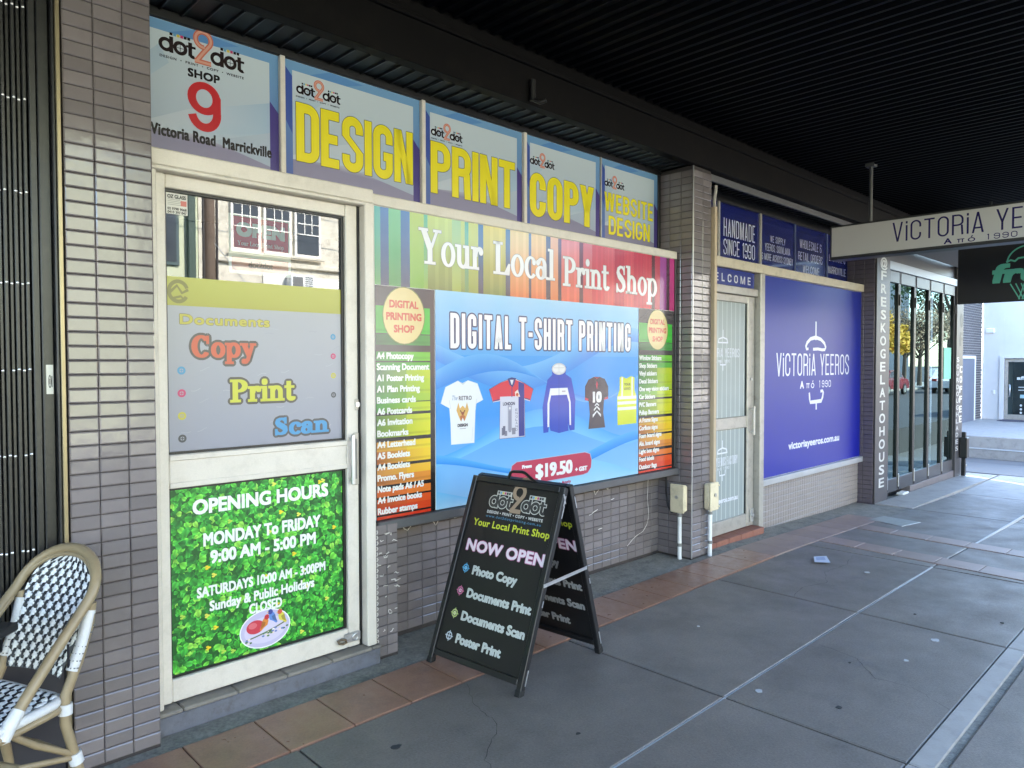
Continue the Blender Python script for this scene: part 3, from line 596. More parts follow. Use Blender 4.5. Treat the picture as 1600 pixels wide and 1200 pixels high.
dr = thing('shop_door', 'cream aluminium glass door with opening hours poster in its lower pane', 'door', (1.02, .15, .09))
G0, G1 = 1.05, 1.888
B('stile', ALU, dr, 1.006, 1.05, .13, .175, .09, 2.283, c=.004); B('stile', ALU, dr, 1.888, 1.953, .13, .175, .09, 2.283, c=.004)
B('top_rail', ALU, dr, 1.0505, 1.8875, .132, .175, 2.225, 2.282, c=.004)
B('mid_rail', ALU, dr, 1.0505, 1.8875, .132, .175, .985, 1.125, c=.004)
for zz in (.998, 1.112): B('mid_rail_bead', ALU, dr, 1.0506, 1.8874, .124, .1315, zz-.012, zz+.012, c=.003)
B('bottom_rail', ALU, dr, 1.0505, 1.8875, .132, .175, .09, .185, c=.004)
for (z0, z1) in ((1.125, 2.225), (.185, .985)):
    m = MB(); m.box(G0, G1, .148, .162, z1-.010, z1-.0005); m.box(G0, G1, .148, .162, z0+.0005, z0+.010); m.box(G0, G0+.008, .148, .162, z0+.0105, z1-.0105); m.box(G1-.014, G1, .148, .162, z0+.0105, z1-.0105); m.build('rubber_seal', BLACK, dr)
MB().add([(G0,.16,1.13),(G1,.16,1.13),(G1,.16,2.22),(G0,.16,2.22)], [(0,1,2,3)]).build('glass_pane', GLASS, dr)
B('lower_panel', WHITEP, dr, G0, G1, .158, .166, .187, .983, c=0)
a = wall_art(.157, base=5e-4)
SIL0, SIL1 = (150,152,166), (172,174,180)
a.rect(1.058, 1.874, 1.136, 1.747, SIL0, SIL1)
for i in range(26):    # faint dried drips and wipe marks in the film
    u = random.uniform(1.1, 1.85); v = random.uniform(1.15, 1.7); a.stroke([(u+.01*k, v+.004*math.sin(k+u*30)+.002*k) for k in range(5)], .0022, random.choice(((168,170,180),(160,162,172),(176,178,186))))
a.build('silver_film', dr, VINYL)
a.rect(1.058, 1.874, 1.747, 1.867, (172,170,66), (186,186,84))
a.ring(1.105, 1.806, .045, .05, .03, .034, (132,128,62), 20, 330); a.stroke([(1.07,1.80),(1.10,1.83),(1.12,1.80),(1.145,1.815)], .012, (132,128,62)); a.stroke([(1.08,1.776),(1.115,1.786),(1.13,1.77)], .01, (132,128,62))
a.build('olive_band', dr, VINYL)
a.text('Documents', 1.109, 1.505, 1.67, 1.713, (194,184,72), bold=(.0022,.0018), sp=1.1, out=(.002, (104,98,60))); a.build('lettering', dr, VINYL)
a.serif('Copy', 1.155, 1.440, 1.531, 1.624, (208,96,66), bold=(.0035,.003), sp=.03, out=(.011, (84,80,76))); a.build('lettering', dr, VINYL)
a.serif('Print', 1.318, 1.630, 1.332, 1.434, (204,204,64), bold=(.0035,.003), sp=.03, out=(.011, (84,80,72))); a.build('lettering', dr, VINYL)
a.serif('Scan', 1.525, 1.802, 1.172, 1.254, (74,152,204), bold=(.0035,.003), sp=.03, out=(.011, (84,84,84))); a.build('lettering', dr, VINYL)
for i, c in enumerate(((76,150,190),(196,60,110),(196,186,70),(72,74,78))):
    for u, v, r in ((1.113, 1.475-i*.0955, .017), (1.830, 1.634-i*.0945, .014)):
        a.ring(u, v, r, r, r*.5, r*.5, c); a.stroke([(u-r*.45,v),(u+r*.45,v)], r*.2, c); a.stroke([(u,v-r*.45),(u,v+r*.45)], r*.2, c)
a.build('colour_dots', dr, VINYL)
# lower pane: printed clover with the opening hours
a = wall_art(.1575)
a.rect(1.058, 1.874, .195, .975, (24, 92, 32))
greens = [(40,132,40),(52,154,46),(66,174,54),(84,192,62),(110,208,68),(34,112,42),(58,164,58),(140,214,76),(28,96,38),(72,180,66),(46,142,50),(34,120,46)]
for i in range(2600):
    u, v = random.uniform(1.06, 1.872), random.uniform(.197, .973); l = random.uniform(.016, .033); th = random.uniform(0, 6.283); c = random.choice(greens); kx = l*random.uniform(.5, .75)
    c2 = tuple(min(255, x*1.22+8) for x in c); c1 = tuple(x*.72 for x in c)
    ct, st = math.cos(th), math.sin(th)
    pl = lambda p: (min(1.874, max(1.058, u+p[0]*ct-p[1]*st)), min(.975, max(.195, v+p[0]*st+p[1]*ct)))
    rgt = [(0,0),(l*.35,kx*.55),(l*.75,kx*.8),(l*1.1,kx*.5),(l*1.08,0)]
    z = 4.5e-4 + 2.4e-3*(i/2600)
    h0, h1 = lin(c1), lin(c2); mid = lin(c)
    a.raw([pl(p) for p in rgt], [(0,1,2,3,4)], lambda q, A=[h0, mid, h1, h1, mid]: A[0] if False else mid, z)
    n0 = len(a.c)-5; a.c[n0:] = [h0, mid, h1, h1, mid]
    a.raw([pl((p[0], -p[1])) for p in rgt], [(4,3,2,1,0)], mid, z); n0 = len(a.c)-5; a.c[n0:] = [h0, mid, mid, h1, mid]
for i in range(24):
    u, v = random.uniform(1.08, 1.85), random.uniform(.22, .95); z = 2.95e-3+i*2e-6; c = lin(random.choice(((240,214,40),(226,226,90),(180,214,80))))
    for t in range(3): a.raw(ell(u+.006*math.cos(t*2.1), v+.006*math.sin(t*2.1), .007, .0045, n=8), [tuple(range(8))], c, z+t*1e-6)
a.build('clover_print', dr, PRINTM)
a.z = 3.2e-3; WT = (240, 242, 240)
for body, u0, u1, vb, vt, b in (('OPENING HOURS', 1.15, 1.795, .858, .922, .003), ('MONDAY To FRIDAY', 1.193, 1.752, .716, .773, .0025), ('9:00 AM - 5:00 PM', 1.222, 1.726, .636, .693, .0025),
        ('SATURDAYS 10:00 AM - 3:00PM', 1.163, 1.776, .497, .542, .0018), ('Sunday & Public Holidays', 1.216, 1.716, .429, .474, .0018), ('CLOSED', 1.392, 1.55, .372, .418, .0018)):
    a.text(body, u0, u1, vb, vt, WT, bold=b); a.build('lettering', dr, PRINTM)
a.ell(1.468, .29, .122, .088, (246,246,250)); a.ell(1.468, .29, .117, .083, (196,190,222)); a.ell(1.468, .285, .10, .06, (214,206,230))
def bird(u, v, s, body, head, fl=1, ang=0):
    ca, sa = math.cos(ang), math.sin(ang); q = lambda x, y: (u+fl*s*(x*ca-y*sa), v+s*(x*sa+y*ca))
    a.poly([q(-.5,-.9), q(-.1,-.55), q(.35,-.3), q(.5,.2), q(.35,.6), q(0,.75), q(-.3,.4), q(-.42,-.1), q(-.7,-.75)], body)
    a.poly([q(.28+.34*math.cos(t*.52), .72+.34*math.sin(t*.52)) for t in range(12)], head); a.poly([q(.55,.85), q(.8,.68), q(.55,.6)], (230,190,120)); a.ell(*q(.4,.78), .05*s, .05*s, (30,30,30), 8)
    a.poly([q(-.35,.3), q(.1,.1), q(-.05,-.35), q(-.6,-.7)], tuple(int(x*.75) for x in body))
a.ell(1.42, .307, .042, .031, (206,62,78)); a.ell(1.408, .315, .02, .014, (226,112,120))
a.stroke([(1.375,.255),(1.42,.262),(1.47,.272),(1.52,.285),(1.565,.30)], .006, (96,110,70))
bird(1.465,.315,.036,(226,140,60),(200,50,60)); bird(1.502,.335,.036,(100,140,210),(60,70,150),-1); bird(1.548,.325,.036,(222,206,80),(210,90,70),-1)
for i in range(26): u = 1.37+random.random()*.21; v = .245+(u-1.37)*.2+random.uniform(-.016, .012); a.ell(u, v, .007, .0045, random.choice(((246,246,240),(70,110,64),(90,130,80),(240,220,200),(110,130,190))), 8)
a.build('bird_oval', dr, PRINTM)
# small supplier sticker and the OPEN board hung behind the glass
a = wall_art(.158, base=4e-4)
a.rect(1.062, 1.148, 2.125, 2.212, (216,214,206)); a.text('OZ GLASS', 1.067, 1.142, 2.19, 2.206, (70,68,66), bold=.001)
for i in range(4): a.rect(1.068, 1.118+.006*(i % 2), 2.184-i*.007, 2.1865-i*.007, (160,158,152))
a.rect(1.12, 1.144, 2.162, 2.184, (206,110,100)); a.text('02 9798 9068', 1.067, 1.144, 2.142, 2.153, (80,78,76), bold=.0006); a.text('0410 397 047', 1.067, 1.144, 2.128, 2.139, (80,78,76), bold=.0006)
a.build('supplier_sticker', dr, VINYL)
ob = thing('open_sign', 'red and white OPEN card hanging behind the door glass', 'sign', (1.5, .24, 1.95))
B('card', WHITEP, ob, 1.36, 1.66, .25, .254, 1.915, 2.185, c=0)
a = wall_art(.2495); a.rect(1.372, 1.648, 2.02, 2.175, (222,58,60)); a.text('OPEN', 1.395, 1.63, 2.085, 2.15, (240,240,236), bold=.006, sp=1.1); a.serif('Your Local Print Shop', 1.40, 1.625, 2.045, 2.065, (240,240,236)); a.rect(1.372, 1.648, 1.93, 1.99, (214,120,116)); a.text('dot2dot', 1.45, 1.57, 1.945, 1.975, (90,40,40), bold=.002); a.build('print', ob, PRINTM)
# pull handle, lock and bolt
h = MB(); h.box(1.896, 1.914, .094, .112, .905, 1.155, c=.004); h.box(1.899, 1.911, .1125, .1295, 1.12, 1.14, c=.002); h.box(1.899, 1.911, .1125, .1295, .92, .94, c=.002); h.build('pull_handle', M('satin_aluminium', (206,206,202), .3, metal=.6, var=.05), dr)
B('handle_plate', ALU2, dr, 1.918, 1.95, .1215, .1297, .90, 1.16, c=.003); B('handle_recess', M('grey_plate', (120,120,118), .5), dr, 1.921, 1.938, .119, .1213, .93, 1.13, c=.002)
MB().cyl((1.945,.1295,1.30), (1.945,.118,1.30), .013).build('lock_barrel', STEEL, dr); B('lock_plate', ALU2, dr, 1.931, 1.952, .124, .1294, 1.272, 1.328, c=.003)
g = MB(); g.box(1.86, 1.95, .118, .131, .118, .165, c=.004); g.box(1.83, 1.90, .112, .118, .135, .145, c=.002); g.build('bolt_case', STEEL, dr)
g = MB(); g.tube([(1.82,.12,.142),(1.835,.108,.15),(1.855,.105,.145),(1.862,.108,.13),(1.845,.112,.124),(1.825,.112,.13)], .006, 8, closed=True); g.build('padlock', M('rusty_padlock', (110,96,80), .5, metal=.6, var=.3, vscale=60), dr)
g = MB(); g.tube([(1.915+.014*math.cos(t*.7), .113, .142+.016*math.sin(t*.7)) for t in range(9)], .004, 6, closed=True); g.build('bolt_eye', STEEL, dr)

# ------------------------------------------------------------------ tiled wall under the poster window
ww = thing('tiled_stall_wall', 'low grey tiled wall with scratch marks below the big poster', 'wall', (3.4, .35, 0))
B('backing', GROUT, ww, 2.05, 4.822, .306, .42, -.1, .70, c=0)
tile_face(ww, TILE, (2.166, .306), 0, 4.818-2.166, .012, .012+13*PZ, limit=300)
B('return_core', GROUT, ww, 2.03, 2.164, .106, .30, -.05, .69, c=0)
tile_face(ww, TILE, (2.032, .106), 0, .132, .002, .002+13*PZ, px=.07)
# white scratches and smears on the tiles
a = wall_art(.2975, base=6e-4); SW = (206, 200, 194)
for c in ([(2.30,.66),(2.33,.60),(2.37,.57),(2.40,.60),(2.43,.66)], [(2.52,.66),(2.54,.60),(2.57,.57),(2.60,.61),(2.62,.66)], [(2.68,.65),(2.71,.59),(2.73,.59),(2.75,.66)], [(2.82,.45),(2.9,.50),(2.98,.51)],
          [(3.92,.60),(3.98,.63),(4.02,.56),(4.07,.60),(4.12,.62),(4.17,.58),(4.2,.63),(4.3,.65),(4.38,.66)], [(4.4,.62),(4.44,.64)], [(4.48,.60),(4.50,.66),(4.56,.685),(4.64,.66),(4.67,.60),(4.66,.45),(4.68,.33),(4.66,.25),(4.6,.2),(4.5,.175),(4.4,.12)], [(3.95,.42),(4.05,.45)], [(4.2,.5),(4.24,.505)], [(3.6,.35),(3.72,.31)], [(4.05,.3),(4.10,.305)], [(3.1,.35),(3.22,.30),(3.3,.29)]):
    pts = []
    for (x0, z0), (x1, z1) in zip(c, c[1:]):
        for t in range(4): pts.append((x0+(x1-x0)*t/4+random.uniform(-.003, .003), z0+(z1-z0)*t/4+random.uniform(-.003, .003)))
    pts.append(c[-1]); a.stroke(pts, [random.uniform(.0025, .007) for _ in pts], SW)
a.build('scratch_marks', ww, PRINTM)
a = wall_art(.0975, base=6e-4)
for i in range(24):
    u = 2.04+random.random()*.11; v = random.uniform(.08, .64); a.stroke([(u+random.uniform(-.004, .004)+.012*k*random.uniform(.2, 1), v+random.uniform(-.008, .008)) for k in range(4)], [.002, .006, .005, .002], SW)
for i in range(22): v = .05+i*.028; a.stroke([(2.034, v), (2.038+random.random()*.004, v+.01), (2.035, v+.02)], .007, SW)
a.build('paint_smears', ww, PRINTM)

# ------------------------------------------------------------------ the big poster window
po = thing('window_poster', 'wide colourful print shop poster with striped banner and pictured shirts', 'poster', (3.4, .14, .69))
B('board', WHITEP, po, 2.052, 4.765, .1305, .146, .70, 2.3025, c=0)
B('window_box', BLACK, po, 2.056, 4.80, .147, .30, .705, 2.3025, c=0)
B('bottom_ledge', M('dark_grey_ledge', (92, 92, 94), .4, metal=.3, var=.12, vscale=8), po, 2.051, 4.80, .10, .305, .645, .695, c=.004)
B('side_frame', M('dark_steel_angle', (70, 70, 70), .4, metal=.4, var=.1), po, 4.768, 4.784, .12, .146, .70, 2.3025, c=.002)
a = wall_art(.13)
X0, X1, Z0, Z1, ZB = 2.054, 4.764, .70, 2.302, 1.905
sx = [2.054, 2.09, 2.141, 2.216, 2.274, 2.366, 2.392, 2.561, 2.626, 2.654, 2.682, 2.755, 2.794, 2.973, 3.01, 3.169, 3.191, 3.324, 3.365, 3.437, 3.468, 3.645, 3.684, 3.777, 3.914, 4.021, 4.131, 4.244, 4.361, 4.465, 4.506, 4.572, 4.657, 4.7, 4.764]
BL = ((84,140,206), (62,66,96))
cols = [((110,200,206),(96,160,90)), BL, ((140,214,176),(70,140,66)), BL, ((196,220,130),(130,178,62)), ((120,200,176),(150,180,70)), ((206,222,128),(126,134,60)), ((176,214,160),(170,178,70)), ((210,226,134),(140,150,62)), ((110,190,176),(120,150,80)), ((214,222,120),(150,160,60)), ((78,132,190),(58,60,72)), ((232,214,112),(124,134,50)), ((92,140,190),(64,56,60)), ((244,222,168),(216,116,40)), ((108,146,196),(70,50,44)), ((246,214,160),(222,110,40)), ((96,116,160),(58,42,40)), ((246,196,170),(220,120,48)), ((120,104,140),(60,40,36)), ((238,150,160),(222,92,50)), ((130,80,110),(84,36,36)), ((226,130,150),(214,74,56)), ((216,84,104),(206,50,50)), ((220,90,110),(214,66,56)), ((196,52,80),(190,40,50)), ((210,60,84),(216,76,70)), ((200,48,76),(196,44,56)), ((204,56,80),(210,60,66)), ((96,34,48),(70,28,36)), ((190,44,76),(190,44,64)), ((160,56,150),(150,50,140)), ((84,34,60),(70,28,50)), ((206,60,140),(196,50,120))]
for (u0, u1), (ct, cb) in zip(zip(sx, sx[1:]), cols):
    mid = tuple((p*.55+q*.45) for p, q in zip(ct, cb)); zm = 2.10
    a.rect(u0, u1, zm, Z1, mid, ct); a.rect(u0, u1, ZB, zm, cb, mid)
    if u1-u0 > .1:
        for f in (.3, .7): a.rect(u0+(u1-u0)*f, u0+(u1-u0)*(f+.14), ZB, Z1, tuple(min(255, x*1.06+4) for x in cb), tuple(min(255, x*1.04) for x in ct))
a.build('striped_banner', po)
for body, u0, u1 in (('Your', 2.33, 2.792), ('Local', 2.872, 3.405), ('Print', 3.482, 3.965), ('Shop', 4.042, 4.532)):
    z = {'Your': 2.04, 'Local': 2.03, 'Print': 2.005, 'Shop': 2.00}[body]
    a.serif(body, u0, u1, z, z+.19, (246, 246, 248), bold=(.002, .0015), out=(.003, (150, 150, 150))); a.build('lettering', po)
# side columns
def column(x0, x1, xe, items, cx, name):
    a.rect(x0, x1, Z0, ZB-.002, (30,28,26), (66,58,62))
    zt, zb = 1.53+.035, .72
    band = [(1.80,1.66,(70,170,60),(60,190,50)),(1.655,1.60,(40,92,50),(60,150,60)),(1.565,1.518,(60,140,66),(120,200,50)),(1.51,1.47,(56,140,60),(96,180,60)),(1.47,1.425,(64,110,80),(200,214,40)),(1.425,1.345,(60,126,66),(190,210,40)),(1.345,1.305,(70,140,66),(176,204,50)),(1.30,1.25,(70,150,66),(210,220,40)),(1.235,1.19,(90,130,60),(222,222,40)),(1.19,1.12,(100,140,60),(226,222,36)),(1.10,1.05,(214,150,60),(240,214,40)),(1.05,.985,(180,100,50),(246,206,40)),(.97,.925,(206,140,70),(244,190,50)),(.925,.875,(180,110,60),(236,150,60)),(.855,.815,(210,100,50),(240,130,50)),(.805,.765,(190,80,40),(238,92,40)),(.765,.725,(196,70,40),(232,76,36)),(.715,.70,(220,70,40),(226,60,34))]
    for z1, z0, cl, cr in band:
        a.recth(x0+.004, x0+(xe-x0)*.55, z0, z1, cl, tuple((p+q)/2 for p, q in zip(cl, cr))); a.recth(x0+(xe-x0)*.55, xe, z0, z1, tuple(min(255, (p*.25+q*.75)) for p, q in zip(cl, cr)), cr)
        if z1-z0 > .045: a.recth(x0+.004, xe, z0+.01, z0+.022, tuple(x*.9 for x in cl), tuple(min(255, x*.93) for x in cr))
    a.build('colour_column', po)
    a.ell(cx, 1.754, .136, .152, (120,128,62)); a.ell(cx, 1.754, .131, .147, (226,204,140))
    for i, wd in enumerate(('DIGITAL', 'PRINTING', 'SHOP')): hw = (.093, .113, .066)[i]; a.text(wd, cx-hw, cx+hw, 1.793-i*.064, 1.833-i*.064, (206,76,50), bold=.0022)
    a.build('round_badge', po)
    for i, (body, w) in enumerate(items):
        zz = 1.527-i*(.80/14); a.text(body, x0+.008, x0+.008+w, zz, zz+.034, (244,244,238), bold=(.0018, .0015)); a.build('lettering', po)
column(2.054, 2.436, 2.404, [('A4 Photocopy', .232), ('Scanning Document', .335), ('A1 Poster Printing', .30), ('A1 Plan Printing', .272), ('Business cards', .245), ('A6 Postcards', .22), ('A6 Invitation', .222), ('Bookmarks', .195), ('A4 Letterhead', .24), ('A5 Booklets', .205), ('A4 Booklets', .205), ('Promo. Flyers', .23), ('Note pads A6 / A5', .295), ('A4 Invoice books', .282), ('Rubber stamps', .252)], 2.234, 'left')
column(4.304, 4.762, 4.735, [('Window Stickers', .28), ('Shop Stickers', .225), ('Vinyl stickers', .22), ('Decal Stickers', .235), ('One way vision stickers', .38), ('Car Stickers', .20), ('PVC Banners', .215), ('Pullup Banners', .25), ('A Frame Signs', .235), ('Corflute signs', .235), ('Foam board signs', .285), ('Alu. board signs', .265), ('Light box signs', .255), ('Food labels', .19), ('Outdoor flags', .225)], 4.542, 'right')
# blue centre sheet with soft waves
x0, x1 = 2.440, 4.300
N = 16
def wave(f0, f1, c0, c1, n=24):
    vs = []; 
    for i in range(n+1):
        u = x0+(x1-x0)*i/n; vs += [(u, max(Z0, min(ZB, f0(i/n)))), (u, max(Z0, min(ZB, f1(i/n))))]
    A, Bc = lin(c0), lin(c1); k = [0]
    def col(p): k[0] += 1; return A if k[0] % 2 else Bc
    a.raw(vs, [(2*i, 2*i+2, 2*i+3, 2*i+1) for i in range(n)], col)
wave(lambda t: Z0, lambda t: 1.2, (150,206,246), (44,150,236)); wave(lambda t: 1.2, lambda t: 1.55, (44,150,236), (60,160,238)); wave(lambda t: 1.55, lambda t: ZB, (80,170,238), (160,212,246))
wave(lambda t: 1.50+.16*math.sin(3+t*5), lambda t: 1.62+.14*math.sin(3.2+t*5), (52,140,228), (110,186,242))
wave(lambda t: 1.36+.10*math.sin(t*6), lambda t: 1.40+.16*math.sin(.4+t*6), (40,136,226), (92,178,242))
wave(lambda t: 1.02+.09*math.sin(5.1+t*6.4), lambda t: 1.10+.12*math.sin(5.0+t*6.2), (120,196,246), (70,166,240))
wave(lambda t: .88+.08*math.sin(2+t*5.5), lambda t: .93+.09*math.sin(2.2+t*5.5), (34,140,232), (86,178,242))
wave(lambda t: Z0, lambda t: .74+.13*max(0, math.sin(-1.2+t*4.6)), (168,218,248), (136,204,246))
wave(lambda t: Z0, lambda t: .80-.5*t, (176,222,250), (120,196,244))
a.build('blue_sheet', po)
a.cond('DIGITAL T-SHIRT PRINTING', 2.545, 4.205, 1.588, 1.785, (244,246,250), .0255, .027, .0185, out=(.0085, (40,58,104))); a.build('lettering', po)
# the five printed garments
def sh_(pts, c): a.poly(pts, c)
s1 = [(2.598,1.406),(2.63,1.391),(2.672,1.407),(2.743,1.388),(2.786,1.293),(2.734,1.273),(2.727,1.233),(2.718,1.049),(2.548,1.051),(2.544,1.173),(2.536,1.255),(2.476,1.283),(2.509,1.372)]
sh_([((x-2.63)*1.02+2.63, (z-1.23)*1.01+1.23) for x, z in s1], (160,200,232)); sh_(s1, (240,242,244)); sh_([(2.602,1.403),(2.634,1.383),(2.668,1.404),(2.634,1.392)], (206,210,214))
a.stroke([(2.545,1.25),(2.535,1.30)], .003, (204,210,216)); a.stroke([(2.728,1.25),(2.738,1.30)], .003, (204,210,216)); a.stroke([(2.70,1.06),(2.708,1.14)], .003, (214,218,222))
a.serif('Print', 2.548, 2.575, 1.30, 1.32, (90,120,170)) if False else None
a.text('The', 2.550, 2.592, 1.298, 1.324, (90,124,176), shear=.25); a.text('RETRO', 2.604, 2.70, 1.296, 1.320, (110,104,110), bold=.001, sp=1.1)
a.poly([(2.60,1.285),(2.612,1.25),(2.632,1.266),(2.652,1.25),(2.664,1.285),(2.678,1.24),(2.664,1.21),(2.648,1.18),(2.632,1.195),(2.616,1.18),(2.60,1.21),(2.586,1.24)], (226,178,96)); a.poly([(2.612,1.24),(2.632,1.20),(2.652,1.24),(2.632,1.228)], (150,80,50)); a.poly([(2.612,1.205),(2.62,1.175),(2.632,1.20),(2.644,1.175),(2.652,1.205),(2.632,1.215)], (190,110,60)); a.ell(2.617, 1.236, .004, .004, (40,30,30), 8); a.ell(2.647, 1.236, .004, .004, (40,30,30), 8)
a.text('DESIGN', 2.594, 2.67, 1.146, 1.164, (90,88,96), bold=.0015); a.rect(2.61, 2.655, 1.134, 1.137, (150,148,156)); a.build('white_t_shirt_print', po)
s2 = [(2.928,1.392),(2.995,1.411),(3.05,1.413),(3.128,1.384),(3.207,1.346),(3.178,1.271),(3.13,1.283),(3.134,1.053),(2.916,1.054),(2.921,1.281),(2.861,1.275),(2.833,1.353)]
sh_(s2, (60,64,110)); q = [((x-3.02)*.975+3.02, (z-1.232)*.985+1.232) for x, z in s2]; sh_(q, (214,214,228)); sh_([q[0],(2.99,1.405),(3.02,1.39),(3.05,1.405),q[3],q[4],(3.178,1.275),(3.132,1.288),(3.05,1.305),(2.922,1.306),(2.921,1.285),(2.865,1.279),q[11]], (222,50,66))
sh_([(3.075,1.395),(3.125,1.38),(3.128,1.06),(3.078,1.06)], (44,54,140)); sh_([(2.985,1.413),(3.02,1.42),(3.055,1.414),(3.04,1.375),(3.025,1.36),(3.0,1.375)], (40,50,120)); sh_([(3.005,1.405),(3.035,1.405),(3.02,1.37)], (226,226,236)); a.stroke([(3.02,1.375),(3.02,1.30)], .006, (40,50,110))
a.stroke([(2.865,1.282),(2.92,1.29)], .006, (40,50,110)); a.stroke([(3.13,1.29),(3.176,1.28)], .006, (40,50,110)); a.poly([(3.045,1.33),(3.07,1.345),(3.09,1.30),(3.05,1.305)], (240,226,214)); a.ell(3.065, 1.315, .012, .01, (206,96,50))
a.text('LONDON', 2.945, 3.045, 1.252, 1.272, (70,70,96), bold=.001); a.rect(2.985, 3.02, 1.10, 1.25, (170,170,186)); a.rect(2.992, 3.013, 1.09, 1.22, (150,150,168)); a.rect(2.935, 2.955, 1.075, 1.12, (120,120,140)); a.rect(2.957, 2.98, 1.07, 1.10, (130,130,150)); a.rect(3.02, 3.05, 1.075, 1.115, (136,136,154)); a.rect(2.945, 2.965, 1.08, 1.13, (110,110,130)); a.ell(3.0025, 1.235, .008, .008, (230,230,236), 10)
for i, ch in enumerate('ENGLAND'): a.text(ch, 3.05, 3.068, 1.215-i*.02, 1.23-i*.02, (90,90,110))
a.build('red_polo_print', po)
jk = [(3.379,1.431),(3.372,1.483),(3.442,1.506),(3.513,1.483),(3.505,1.435),(3.562,1.407),(3.603,1.266),(3.595,1.066),(3.546,1.064),(3.529,1.113),(3.537,1.065),(3.442,1.055),(3.361,1.076),(3.349,1.119),(3.341,1.067),(3.296,1.065),(3.288,1.226),(3.334,1.4)]
sh_(jk, (30,72,190)); a.ell(3.442, 1.468, .068, .038, (236,236,236)); a.ring(3.442, 1.468, .068, .038, .058, .03, (206,206,208)); a.stroke([(3.392,1.475),(3.492,1.475)], .003, (190,190,194)); a.stroke([(3.442,1.50),(3.442,1.44)], .003, (190,190,194)); sh_([(3.41,1.445),(3.442,1.43),(3.474,1.445),(3.442,1.455)], (222,222,224))
sh_([(3.36,1.345),(3.525,1.345),(3.518,1.30),(3.367,1.30)], (240,242,246)); sh_([(3.36,1.345),(3.367,1.30),(3.352,1.25),(3.35,1.10),(3.333,1.10),(3.334,1.25)], (236,238,244)); sh_([(3.525,1.345),(3.518,1.30),(3.54,1.25),(3.545,1.10),(3.56,1.10),(3.556,1.25)], (236,238,244)); a.stroke([(3.442,1.43),(3.442,1.06)], .003, (24,50,130)); a.rect(3.47, 3.505, 1.318, 1.328, (190,180,190))
a.build('blue_jacket_print', po)
s4 = [(3.797,1.413),(3.855,1.412),(3.912,1.396),(3.949,1.345),(3.949,1.259),(3.904,1.255),(3.895,1.165),(3.917,1.062),(3.737,1.062),(3.751,1.161),(3.74,1.25),(3.7,1.257),(3.703,1.35),(3.737,1.394)]
a.raw(s4, [tuple(range(len(s4)))], lambda p: lin((50,48,66)) if p[1] > 1.2 else lin((82,74,80))); a.poly([(3.797,1.413),(3.826,1.405),(3.855,1.412),(3.826,1.398)], (206,60,84)); a.poly([(3.826,1.385),(3.838,1.36),(3.826,1.325),(3.814,1.36)], (206,60,84)); a.poly([(3.703,1.257),(3.735,1.252),(3.735,1.268),(3.702,1.275)], (200,64,90)); a.poly([(3.908,1.252),(3.949,1.259),(3.949,1.275),(3.91,1.268)], (200,64,90))
a.text('10', 3.782, 3.878, 1.238, 1.312, (244,244,246), bold=(.007, .003)); 
for i, (w, z) in enumerate(((.022, 1.224), (.032, 1.203), (.044, 1.172))): a.poly([(3.826-w, z-.004-i*.006), (3.826, z+.012), (3.826+w, z-.004-i*.006), (3.826+w, z-.012-i*.012), (3.826, z+.002), (3.826-w, z-.012-i*.012)], (236,236,240))
a.build('black_jersey_print', po)
vs = [(4.106,1.411),(4.154,1.395),(4.212,1.412),(4.252,1.403),(4.252,1.314),(4.276,1.266),(4.277,1.07),(4.055,1.068),(4.05,1.268),(4.078,1.319),(4.078,1.405)]
sh_(vs, (220,226,44)); 
for u in (4.107, 4.226): a.rect(u-.009, u+.009, 1.265, 1.405, (238,240,226))
for z in (1.262, 1.225, 1.185): a.rect(4.055, 4.274, z-.013, z+.008, (238,240,230))
a.text('YOUR', 4.130, 4.205, 1.345, 1.362, (90,96,30), bold=.001); a.text('LOGO', 4.130, 4.205, 1.315, 1.332, (90,96,30), bold=.001); a.build('yellow_vest_print', po)
pr = [(3.005,.84),(3.02,.885),(3.06,.903),(3.70,.908),(3.752,.893),(3.769,.85),(3.762,.80),(3.73,.77),(3.68,.762),(3.05,.755),(3.012,.785)]
a.poly([((x-3.387)*1.012+3.387, (z-.832)*1.06+.832) for x, z in pr], (170,190,220)); a.poly(pr, (196,62,88))
a.serif('Print'[:1], 3.10, 3.12, .88, .90, (250,250,250)) if False else None
a.text('From', 3.105, 3.19, .858, .88, (246,246,248), bold=(.003, .002)); a.text('$19.50', 3.224, 3.575, .785, .872, (248,248,250), bold=(.007, .003)); a.text('+ GST', 3.60, 3.725, .787, .817, (246,246,248), bold=(.003, .002))
a.text('Conditions Apply', 3.28, 3.56, .722, .742, (186,60,90), bold=.0012); a.build('price_flash', po)

